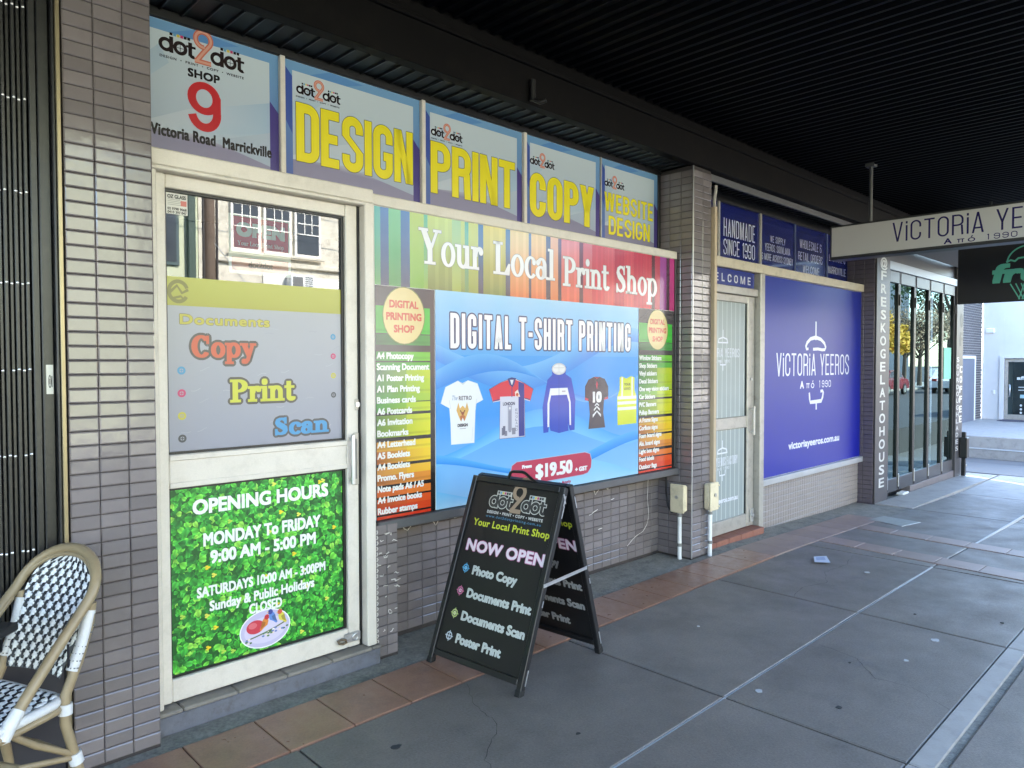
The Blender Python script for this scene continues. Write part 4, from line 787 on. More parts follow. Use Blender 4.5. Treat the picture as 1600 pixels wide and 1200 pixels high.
# ------------------------------------------------------------------ A-frame board on the footpath
af = thing('a_frame_sign', 'black folding A-frame board announcing NOW OPEN on the footpath', 'sign board', (2.5, -.4, 0))
yw, tilt, WB, HB = .0868, .365, .614, .969
Uv = Vector((math.sin(yw), -math.cos(yw), 0)); hor = Vector((math.cos(yw), math.sin(yw), 0)); O1 = Vector((2.196, -.101, 0))
V1 = hor*math.sin(tilt) + Vector((0, 0, math.cos(tilt))); apex = O1+V1*HB
def obox(parent, name, mat, O, U, V, u0, u1, v0, v1, n0, n1, c=.003):
    N = U.cross(V); m = MB().box(u0, u1, n0, n1, v0, v1, c=c); m.v = [tuple(O+U*x+V*z+N*y) for x, y, z in m.v]
    return m.build(name, mat, parent)
def board(O, V, H, front):
    F = .03
    obox(af, 'leg', BLACK, O, Uv, V, 0, F, 0, H, -.028, .004); obox(af, 'leg', BLACK, O, Uv, V, WB-F, WB, 0, H, -.028, .004)
    obox(af, 'top_rail', BLACK, O, Uv, V, F+.0005, WB-F-.0005, H-.03, H, -.028, .004); obox(af, 'bottom_rail', BLACK, O, Uv, V, F+.0005, WB-F-.0005, .045, .075, -.028, .004)
    obox(af, 'panel', M('charcoal_board', (29, 27, 26), .45, spec=.35, var=.1, vscale=5) if front else BLACK, O, Uv, V, F+.001, WB-F-.001, .0755, H-.0305, -.016, -.008, c=0)
    # grey scuffs on the edges of the frame
    for u in (0.0, WB): 
        for v0, v1 in ((.05, .12), (.82, .88), (.40, .43)):
            obox(af, 'scuff', STEEL, O, Uv, V, u-.0012, u+.0012, v0, v1, -.024, -.018, c=0)
board(O1, V1, HB, True)
# the rear board leans the other way; its text faces back, so the camera sees the inner face
t2 = .285; H2 = apex.z/math.cos(t2); V2 = -hor*math.sin(t2) + Vector((0, 0, math.cos(t2))); O2 = apex + hor*.035 - V2*H2
Ub = Uv
board(O2, V2, H2, False)
def board_print(O, U, V, n, inner):
    a = Art(O+U.cross(V)*n, U, V, base=3e-4); GR = (190,190,188) if inner else (232,236,230)
    logo(a, .150, .818, .368, dark=(52,52,52), two=(166,142,120), outline=(206,204,196), two_in=None); a.build('logo', af, PRINTM)
    a.text('DESIGN \u2022 PRINT \u2022 COPY \u2022 WEBSITE', .150, .517, .785, .800, (206,204,200), bold=.0009, sp=1.15); a.text('www.dot2dotprinting.com.au', .148, .512, .764, .777, (80,130,160), bold=.0005, sp=1.25)
    a.text('Your Local Print Shop', .075, .577, .712, .748, (206,214,60), bold=(.0012, .001), sp=1.06); a.build('lettering', af, PRINTM)
    a.text('NOW OPEN', .068, .578, .580, .638, (242,226,234), bold=(.0028, .0024), sp=1.04, out=(.0034, (196,104,150))); a.build('lettering', af, PRINTM)
    for (body, u1, v, c, fill) in (('Photo Copy', .444, .468, (96,170,214), (150,206,236)), ('Documents Print', .566, .354, (206,110,150), (236,206,220)), ('Documents Scan', .560, .241, (196,206,130), (226,230,190)), ('Poster Print', .446, .130, (206,214,222), (60,64,70))):
        a.text(body, .150, u1, v, v+.043, tuple(int(x*.86) for x in GR), bold=(.0016, .0014), out=(.0016, GR)); a.build('lettering', af, PRINTM)
        uc, vc = .100, v+.022
        a.ring(uc, vc, .020, .020, .0145, .0145, c); a.ell(uc, vc, .0105, .0095, fill, 14); a.stroke([(uc-.026,vc),(uc+.026,vc)], .004, c); a.stroke([(uc,vc-.026),(uc,vc+.026)], .004, c); a.build('bullet_target', af, PRINTM)
board_print(O1, Uv, V1, -.008+.0001, False)
# inner face of the rear board: seen through the open side
a_o = O2
board_print(O2, Uv, V2, -.008+.0001, True)
# hinge straps, stay and carry handle
hm = MB(); pts = [apex+Uv*u+hor*.015+Vector((0,0,z)) for u, z in ((.235,.0),(.25,.035),(.27,.042),(.33,.045),(.35,.04),(.415,.0))]; hm.tube(pts, .008, 8); hm.build('carry_handle', BLACK, af)
e0 = O1+V1*.50+Uv*(WB+.006); e1 = O2+V2*.50+Uv*(WB+.006)
m = MB(); d = (e1-e0).normalized(); w3 = d.cross(Uv).normalized(); m.add([e0-d*.01+w3*.008-Uv*.002, e0-d*.01-w3*.008-Uv*.002, e1+d*.01-w3*.008-Uv*.002, e1+d*.01+w3*.008-Uv*.002, e0-d*.01+w3*.008+Uv*.001, e0-d*.01-w3*.008+Uv*.001, e1+d*.01-w3*.008+Uv*.001, e1+d*.01+w3*.008+Uv*.001], [(0,1,2,3),(7,6,5,4),(0,4,5,1),(2,6,7,3),(1,5,6,2),(3,7,4,0)]); m.build('stay_bar', STEEL, af)
for q in (.004, .02): obox(af, 'hinge_plate', STEEL, apex-V1*.09+hor*(q-.004), Uv, V1 if q < .01 else V2, WB-.001, WB+.0022, .0, .05, -.018, -.012, c=0)
for (O, V) in ((O1, V1), (O2, V2)):
    for u in (.0, WB-.03): obox(af, 'foot', M('rubber_foot', (16,16,16), .7), O, Uv, V, u-.0015, u+.0315, -.001, .03, -.0295, .0055)

# ------------------------------------------------------------------ electrical boxes, conduits, cable
def ebox(label, face, cx, cy, turn):
    t = thing('meter_box', label, 'electrical box', (cx, cy, 0), group='beige boxes on white conduits at the tiled pillar')
    t.rotation_euler = (0, 0, turn)
    m = MB().box(-.056, .056, -.055, -.001, .36, .565, c=.012); m.build('case', BEIGE, t, local=True)
    MB().box(-.062, .062, -.07, -.0555, .352, .573, c=.016).build('cover', BEIGE, t, local=True)
    MB().cyl((0, -.0705, .475), (0, -.078, .475), .014, 12).build('knob', ALU2, t, local=True)
    m = MB(); [m.box(.050, .066, -.0756, -.0705, z-.006, z+.006, c=.002) for z in (.38, .545)]; m.build('latch', BEIGE, t, local=True)
    MB().tube([(.0, -.028, .36), (.0, -.028, .02)], .0165, 12).tube([(0, -.028, .02), (.003, -.026, -.03)], .0165, 12).build('conduit', PVC, t, local=True)
    for z in (.33, .10): MB().cyl((0, -.028, z-.012), (0, -.028, z+.012), .020, 12).build('conduit_clip', M('grey_clip', (120,120,118), .5), t, local=True)
    return t
e1_ = ebox('beige electrical box on the shaded pillar face next to the poster', 0, 4.818, .088, R(-90))
e2_ = ebox('beige electrical box on the street face of the tiled pillar', 0, 5.035, -.003, 0)
a = Art((5.035+.062+.0008, -.07, 0), (0, 1, 0), (0, 0, 1)); 
lb = MB(); lb.box(.0625, .0632, -.052, -.030, .42, .50, c=0); lb.build('label_plate', M('black_label', (40,38,36), .5), e2_, local=True)
cb = MB(); cb.tube([(4.811, .225, .70), (4.811, .226, .5), (4.811, .21, .38), (4.806, .17, .335), (4.80, .12, .35)], .006, 8); tag(cb.build('black_cable', BLACK), 'thin black cable looping down to the electrical box nearest the poster', 'cable')

# ================================================================== THE NEIGHBOUR WITH BLUE PANELS
NAVY = (8, 30, 118); NAVY2 = (36, 54, 150)
vf = thing('shopfront_frame', 'pale metal frame with ledge and mullions around the blue panels', 'shopfront frame', (6.9, .2, 0))
B('ledge', CREAM, vf, 5.09, 8.615, .12, .34, 2.312, 2.395, c=.005)
B('jamb', ALU2, vf, 6.128, 6.208, .11, .2, -.03, 2.309, c=.004)
B('door_head', ALU2, vf, 5.09, 6.126, .135, .2, 2.10, 2.165, c=.004)
B('head_strip', BLACK, vf, 5.09, 8.615, .30, .36, 2.925, 3.03, c=.002)
for q in (5.723, 6.492): B('mullion', ALU2, vf, q-.014, q+.014, .295, .34, 2.397, 2.924, c=.002)
for q in (7.237, 8.03): B('mullion', M('blue_grey_mullion', (70,84,120), .4, var=.05), vf, q-.012, q+.012, .30, .34, 2.397, 2.924, c=.002)
B('backing', DARKIN, vf, 5.09, 8.615, .345, .362, 2.30, 3.03, c=0)
def vpanel(label, x0, x1, lines):
    p = thing('sign_panel', label, 'sign panel', ((x0+x1)/2, .32, 2.4), group='upper blue panels')
    B('board', WHITEP, p, x0, x1, .3125, .335, 2.398, 2.922, c=0)
    a = wall_art(.312); a.rect(x0, x1, 2.398, 2.922, NAVY, (6,24,104)); a.build('printed_background', p)
    for body, u0, u1, vb, vt in lines: a.cond(body, u0, u1, vb, vt, (236,238,244), (vt-vb)*.085, (vt-vb)*.075, (u1-u0)/len(body)*.24); a.build('lettering', p)
vpanel('narrow blue panel cut off by the tan post, only its last letter showing', 5.095, 5.708, [('YEEROS', 5.2, 5.70, 2.57, 2.72)])
vpanel('blue upper panel with two tall white lines ending in 1990', 5.738, 6.477, [('HANDMADE', 5.822, 6.40, 2.635, 2.795), ('SINCE 1990', 5.822, 6.40, 2.472, 2.612)])
vpanel('blue upper panel with three small lines about supplying across Sydney', 6.507, 7.224, [('WE SUPPLY', 6.71, 7.03, 2.682, 2.745), ('YEEROS, SOUVLAKIA', 6.60, 7.14, 2.592, 2.662), ('& MORE ACROSS SYDNEY', 6.535, 7.20, 2.50, 2.565)])
vpanel('blue upper panel welcoming wholesale and retail orders', 7.25, 8.017, [('WHOLESALE &', 7.36, 7.90, 2.70, 2.79), ('RETAIL ORDERS', 7.33, 7.93, 2.575, 2.66), ('WELCOME', 7.44, 7.85, 2.45, 2.53)])
vpanel('last blue upper panel, partly hidden behind the hanging white sign', 8.043, 8.61, [('LIVERPOOL &', 8.10, 8.55, 2.64, 2.71), ('MARRICKVILLE', 8.08, 8.57, 2.50, 2.58)])
wp = thing('welcome_panel', 'slim blue panel with spaced white letters above the striped glass door', 'sign panel', (5.6, .15, 2.17))
B('board', WHITEP, wp, 5.10, 6.08, .1515, .17, 2.168, 2.308, c=0)
a = wall_art(.151); a.rect(5.10, 6.08, 2.168, 2.308, (20,42,132), (24,46,138)); a.cond('WELCOME', 5.265, 6.015, 2.196, 2.264, (236,238,244), .013, .011, .048); a.build('lettering', wp)
bp = thing('blue_window_panel', 'big glossy royal blue window panel with white logo and web address', 'sign panel', (7.4, .15, .44))
B('board', WHITEP, bp, 6.21, 8.615, .1505, .17, .436, 2.311, c=0)
B('sill', M('grey_aluminium_sill', (168,170,174), .45, metal=.3, var=.08), bp, 6.21, 8.64, .115, .2, .375, .434, c=.004)
a = wall_art(.15); a.rect(6.212, 8.613, .438, 2.309, (5,22,158), (16,38,150)); a.build('blue_vinyl', bp, VINYL)
VW = (232,236,246)
a.stroke([(7.396,1.93),(7.396,1.74)], .030, VW); a.stroke([(7.17,1.655),(7.16,1.67),(7.19,1.71),(7.27,1.75),(7.396,1.768),(7.52,1.75),(7.61,1.71),(7.64,1.67),(7.63,1.65)], [.03,.036,.036,.036,.04,.036,.036,.036,.03], VW); a.stroke([(7.22,1.648),(7.165,1.645)], .026, VW); a.stroke([(7.33,1.645),(7.45,1.65),(7.55,1.642),(7.63,1.645)], .03, VW)
a.stroke([(7.25,1.205),(7.262,1.14),(7.275,1.105),(7.54,1.11),(7.575,1.15),(7.59,1.20),(7.575,1.215),(7.52,1.212)], [.03,.034,.036,.04,.036,.034,.03,.03], VW); a.stroke([(7.418,1.11),(7.42,1.025)], .030, VW); a.build('logo', bp, VINYL)
def vic_text(a, u0, u1, v0, v1, col, bold):     # the small i carries a dot
    a.cond('ViCTORiA YEEROS', u0, u1, v0, v1, col, bold*2, bold*1.8, (u1-u0)*.0165)
def apo_text(a, u0, u1, v0, v1, col, bold):
    k = (u1-u0)/8.2; h = v1-v0; xh = h*.68
    a.text('A', u0, u0+.95*k, v0, v1, col, bold=bold)
    p = u0+1.55*k; a.rect(p, p+.85*k, v0+xh-h*.14, v0+xh, col); a.rect(p+.14*k, p+.27*k, v0, v0+xh-h*.02, col); a.rect(p+.56*k, p+.69*k, v0, v0+xh-h*.02, col)
    a.ring(u0+3.2*k, v0+xh*.5, .42*k, xh*.54, .27*k, xh*.33, col); a.stroke([(u0+3.16*k, v0+xh+h*.1), (u0+3.32*k, v0+h*1.05)], .14*k, col)
    for i, ch in enumerate('1990'): a.cond(ch, u0+(4.75+i*.92)*k+(.2*k if ch == '1' else 0), u0+(4.75+i*.92+(.4 if ch == '1' else .68))*k, v0, v1, col, h*.14, h*.13, 0)
vic_text(a, 6.52, 8.27, 1.378, 1.60, VW, .0105); a.build('lettering', bp, VINYL)
apo_text(a, 7.035, 7.785, 1.25, 1.325, VW, .004); a.build('lettering', bp, VINYL)
a.text('victoriayeeros.com.au', 6.79, 8.02, .662, .735, VW, bold=(.004, .003)); a.build('lettering', bp, VINYL)
vw = thing('tiled_stall_wall', 'low pale grey mosaic tiled wall under the blue window panel', 'wall', (7.4, .2, -.05))
B('backing', M('pale_grout', (100,95,92), .9), vw, 6.21, 8.62, .176, .3, -.3, .374, c=0)
tile_face(vw, M('pale_mauve_tile', (140,132,128), .35, var=.07, vscale=9, bump=.08), (6.212, .176), 0, 2.405, -.09, -.09+9*PZ-.005, px=.052, stuff=True)
B('return_pier', TILE, vw, 6.09, 6.208, .09, .3, -.2, -.032, c=.004)
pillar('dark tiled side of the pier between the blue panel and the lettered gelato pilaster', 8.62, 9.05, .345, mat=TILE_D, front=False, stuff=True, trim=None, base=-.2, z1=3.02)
# the striped glass door
vd = thing('shop_door', 'silver framed glass door with thin vertical frosted stripes on a brick step', 'door', (5.7, .17, .03))
B('stile', ALU2, vd, 5.235, 5.325, .165, .21, .035, 2.098, c=.004); B('stile', ALU2, vd, 5.995, 6.118, .165, .21, .035, 2.098, c=.004)
B('top_rail', ALU2, vd, 5.3255, 5.9945, .168, .21, 2.035, 2.097, c=.004); B('mid_rail', ALU2, vd, 5.3255, 5.9945, .168, .21, .93, 1.033, c=.004); B('bottom_rail', ALU2, vd, 5.3255, 5.9945, .168, .21, .035, .152, c=.004)
for z0, z1 in ((.153, .929), (1.034, 2.034)):
    B('frosted_pane', FROST, vd, 5.326, 5.994, .186, .194, z0, z1, c=0)
    B('edge_gasket', BLACK, vd, 5.986, 5.994, .178, .1855, z0, z1, c=0)
a = wall_art(.1855)
for i in range(9):
    u = 5.36+i*.075
    for z0, z1 in ((.153, .929), (1.034, 2.034)): a.rect(u, u+.007, z0, z1, (222,230,230))
a.build('frost_stripes', vd, VINYL)
a.stroke([(5.60,1.90),(5.60,1.80)], .012, VW) if False else None
for cx, cz in ((5.60, 1.59), (5.60, .64)):
    s = .34
    a.stroke([(cx,cz+.20),(cx,cz+.13)], .010, VW); a.stroke([(cx-.08,cz+.085),(cx-.07,cz+.12),(cx,cz+.135),(cx+.07,cz+.12),(cx+.08,cz+.085)], .013, VW); a.stroke([(cx-.08,cz+.09),(cx+.08,cz+.09)], .012, VW); a.stroke([(cx-.05,cz-.06),(cx-.045,cz-.10),(cx+.045,cz-.10),(cx+.05,cz-.06)], .012, VW); a.stroke([(cx,cz-.10),(cx,cz-.15)], .010, VW)
vic_text(a, 5.31, 5.88, 1.555, 1.632, VW, .0038); apo_text(a, 5.47, 5.72, 1.51, 1.535, VW, .001); a.cond('VICTORIA YEEROS FACTORY', 5.29, 5.86, .62, .695, VW, .0065, .006, .008); apo_text(a, 5.47, 5.72, .585, .61, VW, .001); a.text('victoriayeeros.com.au', 5.16+.17, 5.87, .30, .345, VW, bold=.002); a.build('lettering', vd, VINYL)
MB().box(6.04, 6.062, .12, .138, .86, 1.12, c=.004).box(6.045, 6.057, .1385, .1645, 1.08, 1.1, c=.001).box(6.045, 6.057, .1385, .1645, .88, .9, c=.001).build('pull_handle', ALU, vd)
MB().box(6.05, 6.10, .15, .1645, .07, .19, c=.003).cyl((6.075, .15, .13), (6.075, .14, .13), .018).build('floor_bolt', STEEL, vd)
MB().cyl((6.06, .1645, 1.36), (6.06, .155, 1.36), .014).build('lock_barrel', STEEL, vd)
bs = thing('brick_step', 'red painted brick step below the striped glass door', 'step', (5.6, .1, 0))
for i in range(5): B('brick', RED_B, bs, 5.09+i*.207, 5.09+i*.207+.202, .06, .22, -.03, .03, c=.004)
B('mortar_bed', MORTAR, bs, 5.09, 6.12, .03, .3, -.1, -.0305, c=.004)
cp = thing('timber_post', 'tan timber cover strip beside the tiled pillar with a grey cable above', 'post', (5.1, 0, .5))
B('cover_strip', M('tan_painted_timber', (178,160,134), .5, var=.06, vscale=4), cp, 5.087, 5.125, -.03, .02, .53, 2.73, c=.003); B('backing_strip', CREAM, cp, 5.087, 5.10, .0205, .05, .53, 2.80, c=.002)
MB().tube([(5.115,-.005,2.73),(5.118,-.005,2.8),(5.126,-.01,2.86),(5.13,-.01,2.90)], .014, 8).build('grey_conduit', M('grey_conduit_pvc', (160,156,148), .5), cp)

# hanging sign over the footpath
hs = thing('hanging_sign', 'long white box sign hanging under the awning with dark blue letters', 'sign', (7.0, -1.4, 2.48))
B('box', M('sign_box_black', (34,34,34), .4), hs, 6.887, 7.06, -3.0, -.19, 2.47, 2.785, c=.004)
a = Art((6.886, 0, 0), (0,-1,0), (0,0,1)); a.rect(.205, 2.98, 2.497, 2.768, (206,202,196), (214,210,204)); a.build('white_face', hs, PRINT)
vic_text(a, .735, 2.12, 2.572, 2.742, (44,36,96), .0075); a.build('lettering', hs); apo_text(a, 1.14, 1.66, 2.506, 2.553, (44,36,96), .002); a.build('lettering', hs)
MB().cyl((6.97, -.52, 2.78), (6.97, -.52, 3.33), .016, 10).box(6.93, 7.01, -.56, -.48, 3.29, 3.327, c=.004).build('hanger_rod', M('grey_rod', (80,80,78), .5, var=.1), hs)
MB().cyl((6.97, -2.6, 2.78), (6.97, -2.6, 3.33), .016, 10).build('hanger_rod', BEAM, hs)

# ================================================================== THE GELATO SHOP
gp = thing('lettered_pilaster', 'dark pilaster with tall column of white letters beside folding glass doors', 'pilaster', (8.85, 0, -.1))
B('cladding', M('dark_bronze_panel', (62,58,60), .4, var=.08), gp, 8.63, 9.05, -.012, .002, -.2, 2.98, c=.003)
a = wall_art(-.0125)
for i, ch in enumerate('@FRESKOGELATOHOUSE'):
    z = 2.60-i*.149; w = {'@': .11, 'O': .095, 'L': .08}.get(ch, .085); a.text(ch, 8.84-w, 8.84+w, z, z+.108, (214,214,210), bold=(.007, .003))
a.build('lettering', gp, PRINTM)
FRM = M('grey_bronze_frame', (56,53,53), .32, metal=.4, var=.06); FRMD = M('black_frame', (22,22,24), .35)
gh = thing('door_head_frame', 'grey aluminium head track over the folding glass doors', 'frame', (10.4, .03, 2.6))
B('track', M('pale_grey_track', (150,156,162), .35, metal=.3), gh, 9.05, 11.88, -.01, .12, 2.60, 2.70, c=.004); B('soffit_panel', M('grey_soffit_panel', (128,128,128), .6), gh, 9.05, 12.1, -.5, -.0305, 2.86, 2.90, c=.003); B('infill', FRMD, gh, 9.05, 11.88, .02, .1, 2.701, 3.05, c=0)
leaf_x = [9.055, 9.44, 10.02, 10.60, 11.20, 11.76]
names = ['first folding glass door leaf beside the lettered pilaster', 'second folding glass door leaf from the lettered pilaster', 'third folding glass door leaf, middle of the row of five', 'fourth folding glass door leaf from the lettered pilaster', 'last folding glass door leaf with a mint paper stuck inside']
for (x0, x1), nm in zip(zip(leaf_x, leaf_x[1:]), names):
    t = thing('folding_door', nm, 'door', (x0, .03, -.03), group='folding glass doors of the gelato shop')
    B('stile', FRM, t, x0+.003, x0+.036, .008, .045, -.04, 2.595, c=.003); B('stile', FRMD, t, x1-.034, x1-.003, .008, .045, -.04, 2.595, c=.003)
    B('top_rail', FRM, t, x0+.0365, x1-.0345, .002, .05, 2.46, 2.594, c=.003); B('bottom_rail', FRM, t, x0+.0365, x1-.0345, .002, .05, -.04, .12, c=.003)
    MB().add([(x0+.034,.03,.118),(x1-.032,.03,.118),(x1-.032,.03,2.462),(x0+.034,.03,2.462)], [(0,1,2,3)]).build('glass_pane', GLASSG, t)
    B('hinge', FRMD, t, x1-.012, x1+.012, -.006, .0075, 2.2, 2.33, c=.002); B('bolt', STEEL, t, x0+.01, x0+.03, -.004, .0075, .0, .16, c=.003)
    if 'mint' in nm: B('mint_paper', M('mint_paper', (126,206,176), .6, var=.04), t, x0+.12, x1-.10, .022, .0225, 1.28, 1.72, c=0)
gk = thing('door_kerb', 'brown tiled kerb under the folding glass doors', 'kerb', (10.6, .03, -.1)); B('kerb_block', M('brown_grey_tile', (106,98,98), .5, var=.1, vscale=6), gk, 9.9, 11.95, .002, .3, -.3, -.045, c=.004); B('recess', FRMD, gk, 9.06, 9.89, .1, .3, -.3, -.045, c=0); B('loose_offcut', WHITEP, gk, 9.55, 9.75, -.03, .05, -.118, -.09, c=.004)
gb = thing('corner_post', 'grey corner post with vertical white lettering at the end of the glass doors', 'post', (11.95, 0, -.15))
B('post', M('grey_post', (70,68,71), .4, var=.06), gb, 11.79, 12.12, -.015, .3, -.2, 3.0, c=.004)
a = wall_art(-.0155)
for i, ch in enumerate('SOURDOUGHLADES'): a.text(ch, 11.80, 11.93, 1.52-i*.099, 1.52-i*.099+.066, (206,206,204), bold=(.004, .002))
for i, ch in enumerate('COFFEE'): a.text(ch, 11.955, 12.09, 1.36-i*.145, 1.36-i*.145+.10, (226,226,224), bold=(.008, .005))
for i, ch in enumerate('OF'): a.text(ch, 11.94, 12.09, 2.02-i*.27, 2.02-i*.27+.2, (30,30,32), bold=(.018, .01))
a.build('lettering', gb, PRINTM)
bl = thing('blind_post', 'slim black blind anchor post standing on the footpath by the glass doors', 'post', (12.03, -.07, -.15))
B('tube', FRMD, bl, 12.0, 12.06, -.09, -.04, -.15, .5, c=.004); B('anchor_box', FRMD, bl, 11.97, 12.09, -.12, -.0165, .12, .42, c=.01); B('base_plate', STEEL, bl, 11.96, 12.10, -.13, -.017, -.155, -.14, c=.003); B('bolt', STEEL, bl, 12.02, 12.04, -.105, -.0905, .0, .03, c=.002)
fs = thing('hanging_sign', 'black hanging board with mint green ice cream lettering', 'sign', (9.5, -1.4, 2.18))
B('board', M('matt_black_board', (16,16,18), .5), fs, 9.5, 9.56, -2.6, -.59, 2.18, 2.83, c=.004)
MINT = (98, 186, 158)
a = Art((9.499, 0, 0), (0,-1,0), (0,0,1))
a.text('fresko', .905, 1.95, 2.39, 2.60, MINT, bold=(.018, .012), shear=.22); a.build('lettering', fs, PRINTM)
a.ring(1.26, 2.60, .20, .19, .185, .175, MINT, 20, 175); a.stroke([(1.06,2.615),(1.10,2.635),(1.14,2.62),(1.17,2.65),(1.24,2.655),(1.30,2.62)], .02, MINT)
for i in range(4): a.stroke([(1.10+i*.05, 2.375), (1.19+i*.035, 2.20)], .012, MINT); a.stroke([(1.38-i*.05, 2.375), (1.27-i*.03, 2.20)], .012, MINT)
a.build('cone_drawing', fs, PRINTM)
for y_ in (-.9, -2.3): MB().cyl((9.53, y_, 2.83), (9.53, y_, 3.33), .012, 8).build('hanger_rod', FRMD, fs)

# ================================================================== BEYOND THE CORNER
ln = MB(); ln.add([(12.62,-4,-.155),(21,-4,-1.0),(60,-4,-1.0),(60,14,-1.0),(21,14,-1.0),(12.62,14,-.155)], [(0,1,4,5),(1,2,3,4)]); struct('side_lane', ln, M('blue_grey_lane_concrete', (96,95,94), .7, var=.1, vscale=1.2, bump=.1, bscale=40))
stt = thing('entry_steps', 'wide grey concrete platform and step in front of the white building', 'steps', (24, 2, -1))
B('platform', CONCL, stt, 22.4, 29.6, -.3, 9, -1.05, -.45, c=.02); B('lower_step', CONCL, stt, 22.0, 22.395, -.3, 9, -1.05, -.76, c=.015); B('nosing', M('pale_nosing', (190,192,194), .5), stt, 21.99, 22.03, -.3, 9, -.759, -.74, c=.003)
ri = M('white_render', (206,207,208), .7, var=.04, vscale=2, bump=.08, bscale=30)
wb = thing('white_building', 'white rendered building with glass entrance door beyond the lane', 'building', (30, 0, -.45))
B('wall', ri, wb, 29.6, 34, 3.02, 3.66, -1, 5.5, c=0); B('wall', ri, wb, 29.6, 34, 1.2, 1.9, -1, 5.5, c=0); B('wall_over_door', ri, wb, 29.6, 34, 1.901, 3.019, 1.66, 5.5, c=0); B('entry_back', DARKIN, wb, 31, 31.1, 1.9, 3.02, -1, 1.66, c=0)
B('door_surround', ri, wb, 29.52, 29.598, 3.0, 3.14, -.45, 1.75, c=.01); B('door_surround', ri, wb, 29.52, 29.598, 1.7, 2.999, 1.66, 1.75, c=.01)
dd = B('entrance_door', ALU2, wb, 29.62, 29.68, 2.90, 3.0, -.45, 1.64, c=.004); B('stile', ALU2, dd, 29.62, 29.68, 1.9, 2.0, -.45, 1.64, c=.004); B('rail', ALU2, dd, 29.62, 29.68, 2.001, 2.899, 1.54, 1.64, c=.004); B('rail', ALU2, dd, 29.62, 29.68, 2.001, 2.899, -.45, -.27, c=.004)
MB().add([(29.65,2.001,-.27),(29.65,2.899,-.27),(29.65,2.899,1.54),(29.65,2.001,1.54)], [(0,1,2,3)]).build('glass_pane', GLASSG, dd); MB().tube([(29.6,2.86,.35),(29.55,2.83,.35),(29.55,2.83,.75),(29.6,2.86,.75)], .022, 8).build('handle', STEEL, dd)
a = Art((29.645, 0, 0), (0,-1,0), (0,0,1), step=2e-4); a.text('affordable', -2.65, -1.6, .93, 1.05, (226,230,230), bold=.008); a.rect(-2.55, -2.2, .3, .42, (170,206,214)); a.rect(-2.4, -2.2, 1.2, 1.4, (170,206,214))
for z in (.66, .56): a.rect(-2.6, -2.1, z, z+.03, (200,206,206))
for z in (.05, -.08, -.2): a.ell(-2.52, z, .035, .04, (226,230,230), 10)
a.build('door_lettering', dd, VINYL)
wl_ = B('wall_light', WHITEP, wb, 29.5, 29.598, 3.30, 3.56, 2.55, 2.72, c=.02); B('switch_box', WHITEP, wb, 29.56, 29.598, 3.26, 3.34, .42, .56, c=.01); B('door_mat', M('grey_mat', (70,70,84), .9), wb, 28.6, 29.4, 1.9, 3.0, -.449, -.43, c=.005)
bw = thing('brick_wall', 'grey brick wall with a framed grey side door next to the white building', 'wall', (28, 3.8, -1))
B('mortar', M('pale_mortar', (196,194,192), .9), bw, 14, 29.6, 3.685, 4.1, -1, 4.6, c=0)
brk = MB().box(-.112, .112, -.018, .0, -.034, .034, c=.004).mesh('brick', M('dark_grey_brick', (92,90,92), .7, objvar=.15, var=.1)); sm = MB(); nb = 0
for j in range(60):
    for i in range(13):
        x = 26.62+i*.235+(j % 2)*.117; z = -.40+j*.083
        if 26.6 < x < 29.5: 
            if nb < 300 and z < 3.3 and x > 27.6: link('brick', brk, bw, (x, 3.684, z)); nb += 1
            else: sm.add([(v.co.x+x, v.co.y+3.684, v.co.z+z) for v in brk.vertices], [tuple(p.vertices) for p in brk.polygons])
o = sm.build('brickwork', brk.materials[0], bw); o['kind'] = 'stuff'
B('door_leaf', M('slate_door', (112,116,128), .5), bw, 26.9, 28.4, 3.62, 3.664, -.45, 1.65, c=.004); B('door_casing', WHITEP, bw, 28.4, 28.5, 3.60, 3.664, -.45, 1.75, c=.004); B('door_casing', WHITEP, bw, 26.9, 28.399, 3.60, 3.664, 1.652, 1.75, c=.004)
# sheet of paper dropped on the footpath
pp = Art((0,0,.006), (1,0,0), (0,1,0), base=1e-4); pp.poly([(5.53,-.64),(5.62,-.70),(5.45,-.80),(5.38,-.71)], (206,216,232)); pp.poly([(5.52,-.66),(5.58,-.70),(5.50,-.745),(5.44,-.70)], (150,170,206))
o = tag(pp.build('paper_flyer', None, PRINTM), 'pale blue paper flyer lying on the footpath', 'flyer')

# ================================================================== CHAIR AND TABLE
RAT = M('bamboo_look_tube', (146,130,102), .38, var=.1, vscale=14, dark=(112,94,66), dscale=9, damt=.5, bump=.05, bscale=60)
WRAP = M('white_binding', (204,205,206), .45, var=.05, vscale=40, bump=.3, bscale=90); WSTR = M('white_weave_strand', (226,228,230), .42, var=.04); BSTR = M('black_weave_strand', (28,30,36), .4); GSTR = M('grey_weave_base', (92,96,100), .5, var=.15, vscale=60)
ch = thing('bistro_chair', 'rattan look bistro chair with black and white woven seat and back', 'chair', (.345, -.245, 0), R(113.7)); ch.scale = (.96, .96, .96)
HW = .185
def hoop(t):      # t 0..1 from near end over the top to the far end
    # sides rise forward-low to back-high, top is an arch
    if t < .34: k = t/.34; return Vector((-HW-.015+.012*k, .04-.30*k**1.05, .43+.33*k))
    if t > .66: k = (1-t)/.34; return Vector((HW+.015-.012*k, .04-.30*k**1.05, .43+.33*k))
    k = (t-.34)/.32; a_ = math.pi*(1-k); return Vector(((HW+.003)*math.cos(a_), -.26-.085*math.sin(a_), .76+.135*math.sin(a_)))
def LB(name, mb, mat): return mb.build(name, mat, ch, local=True)
LB('hoop', MB().tube([hoop(i/60) for i in range(61)], .0175, 12), RAT)
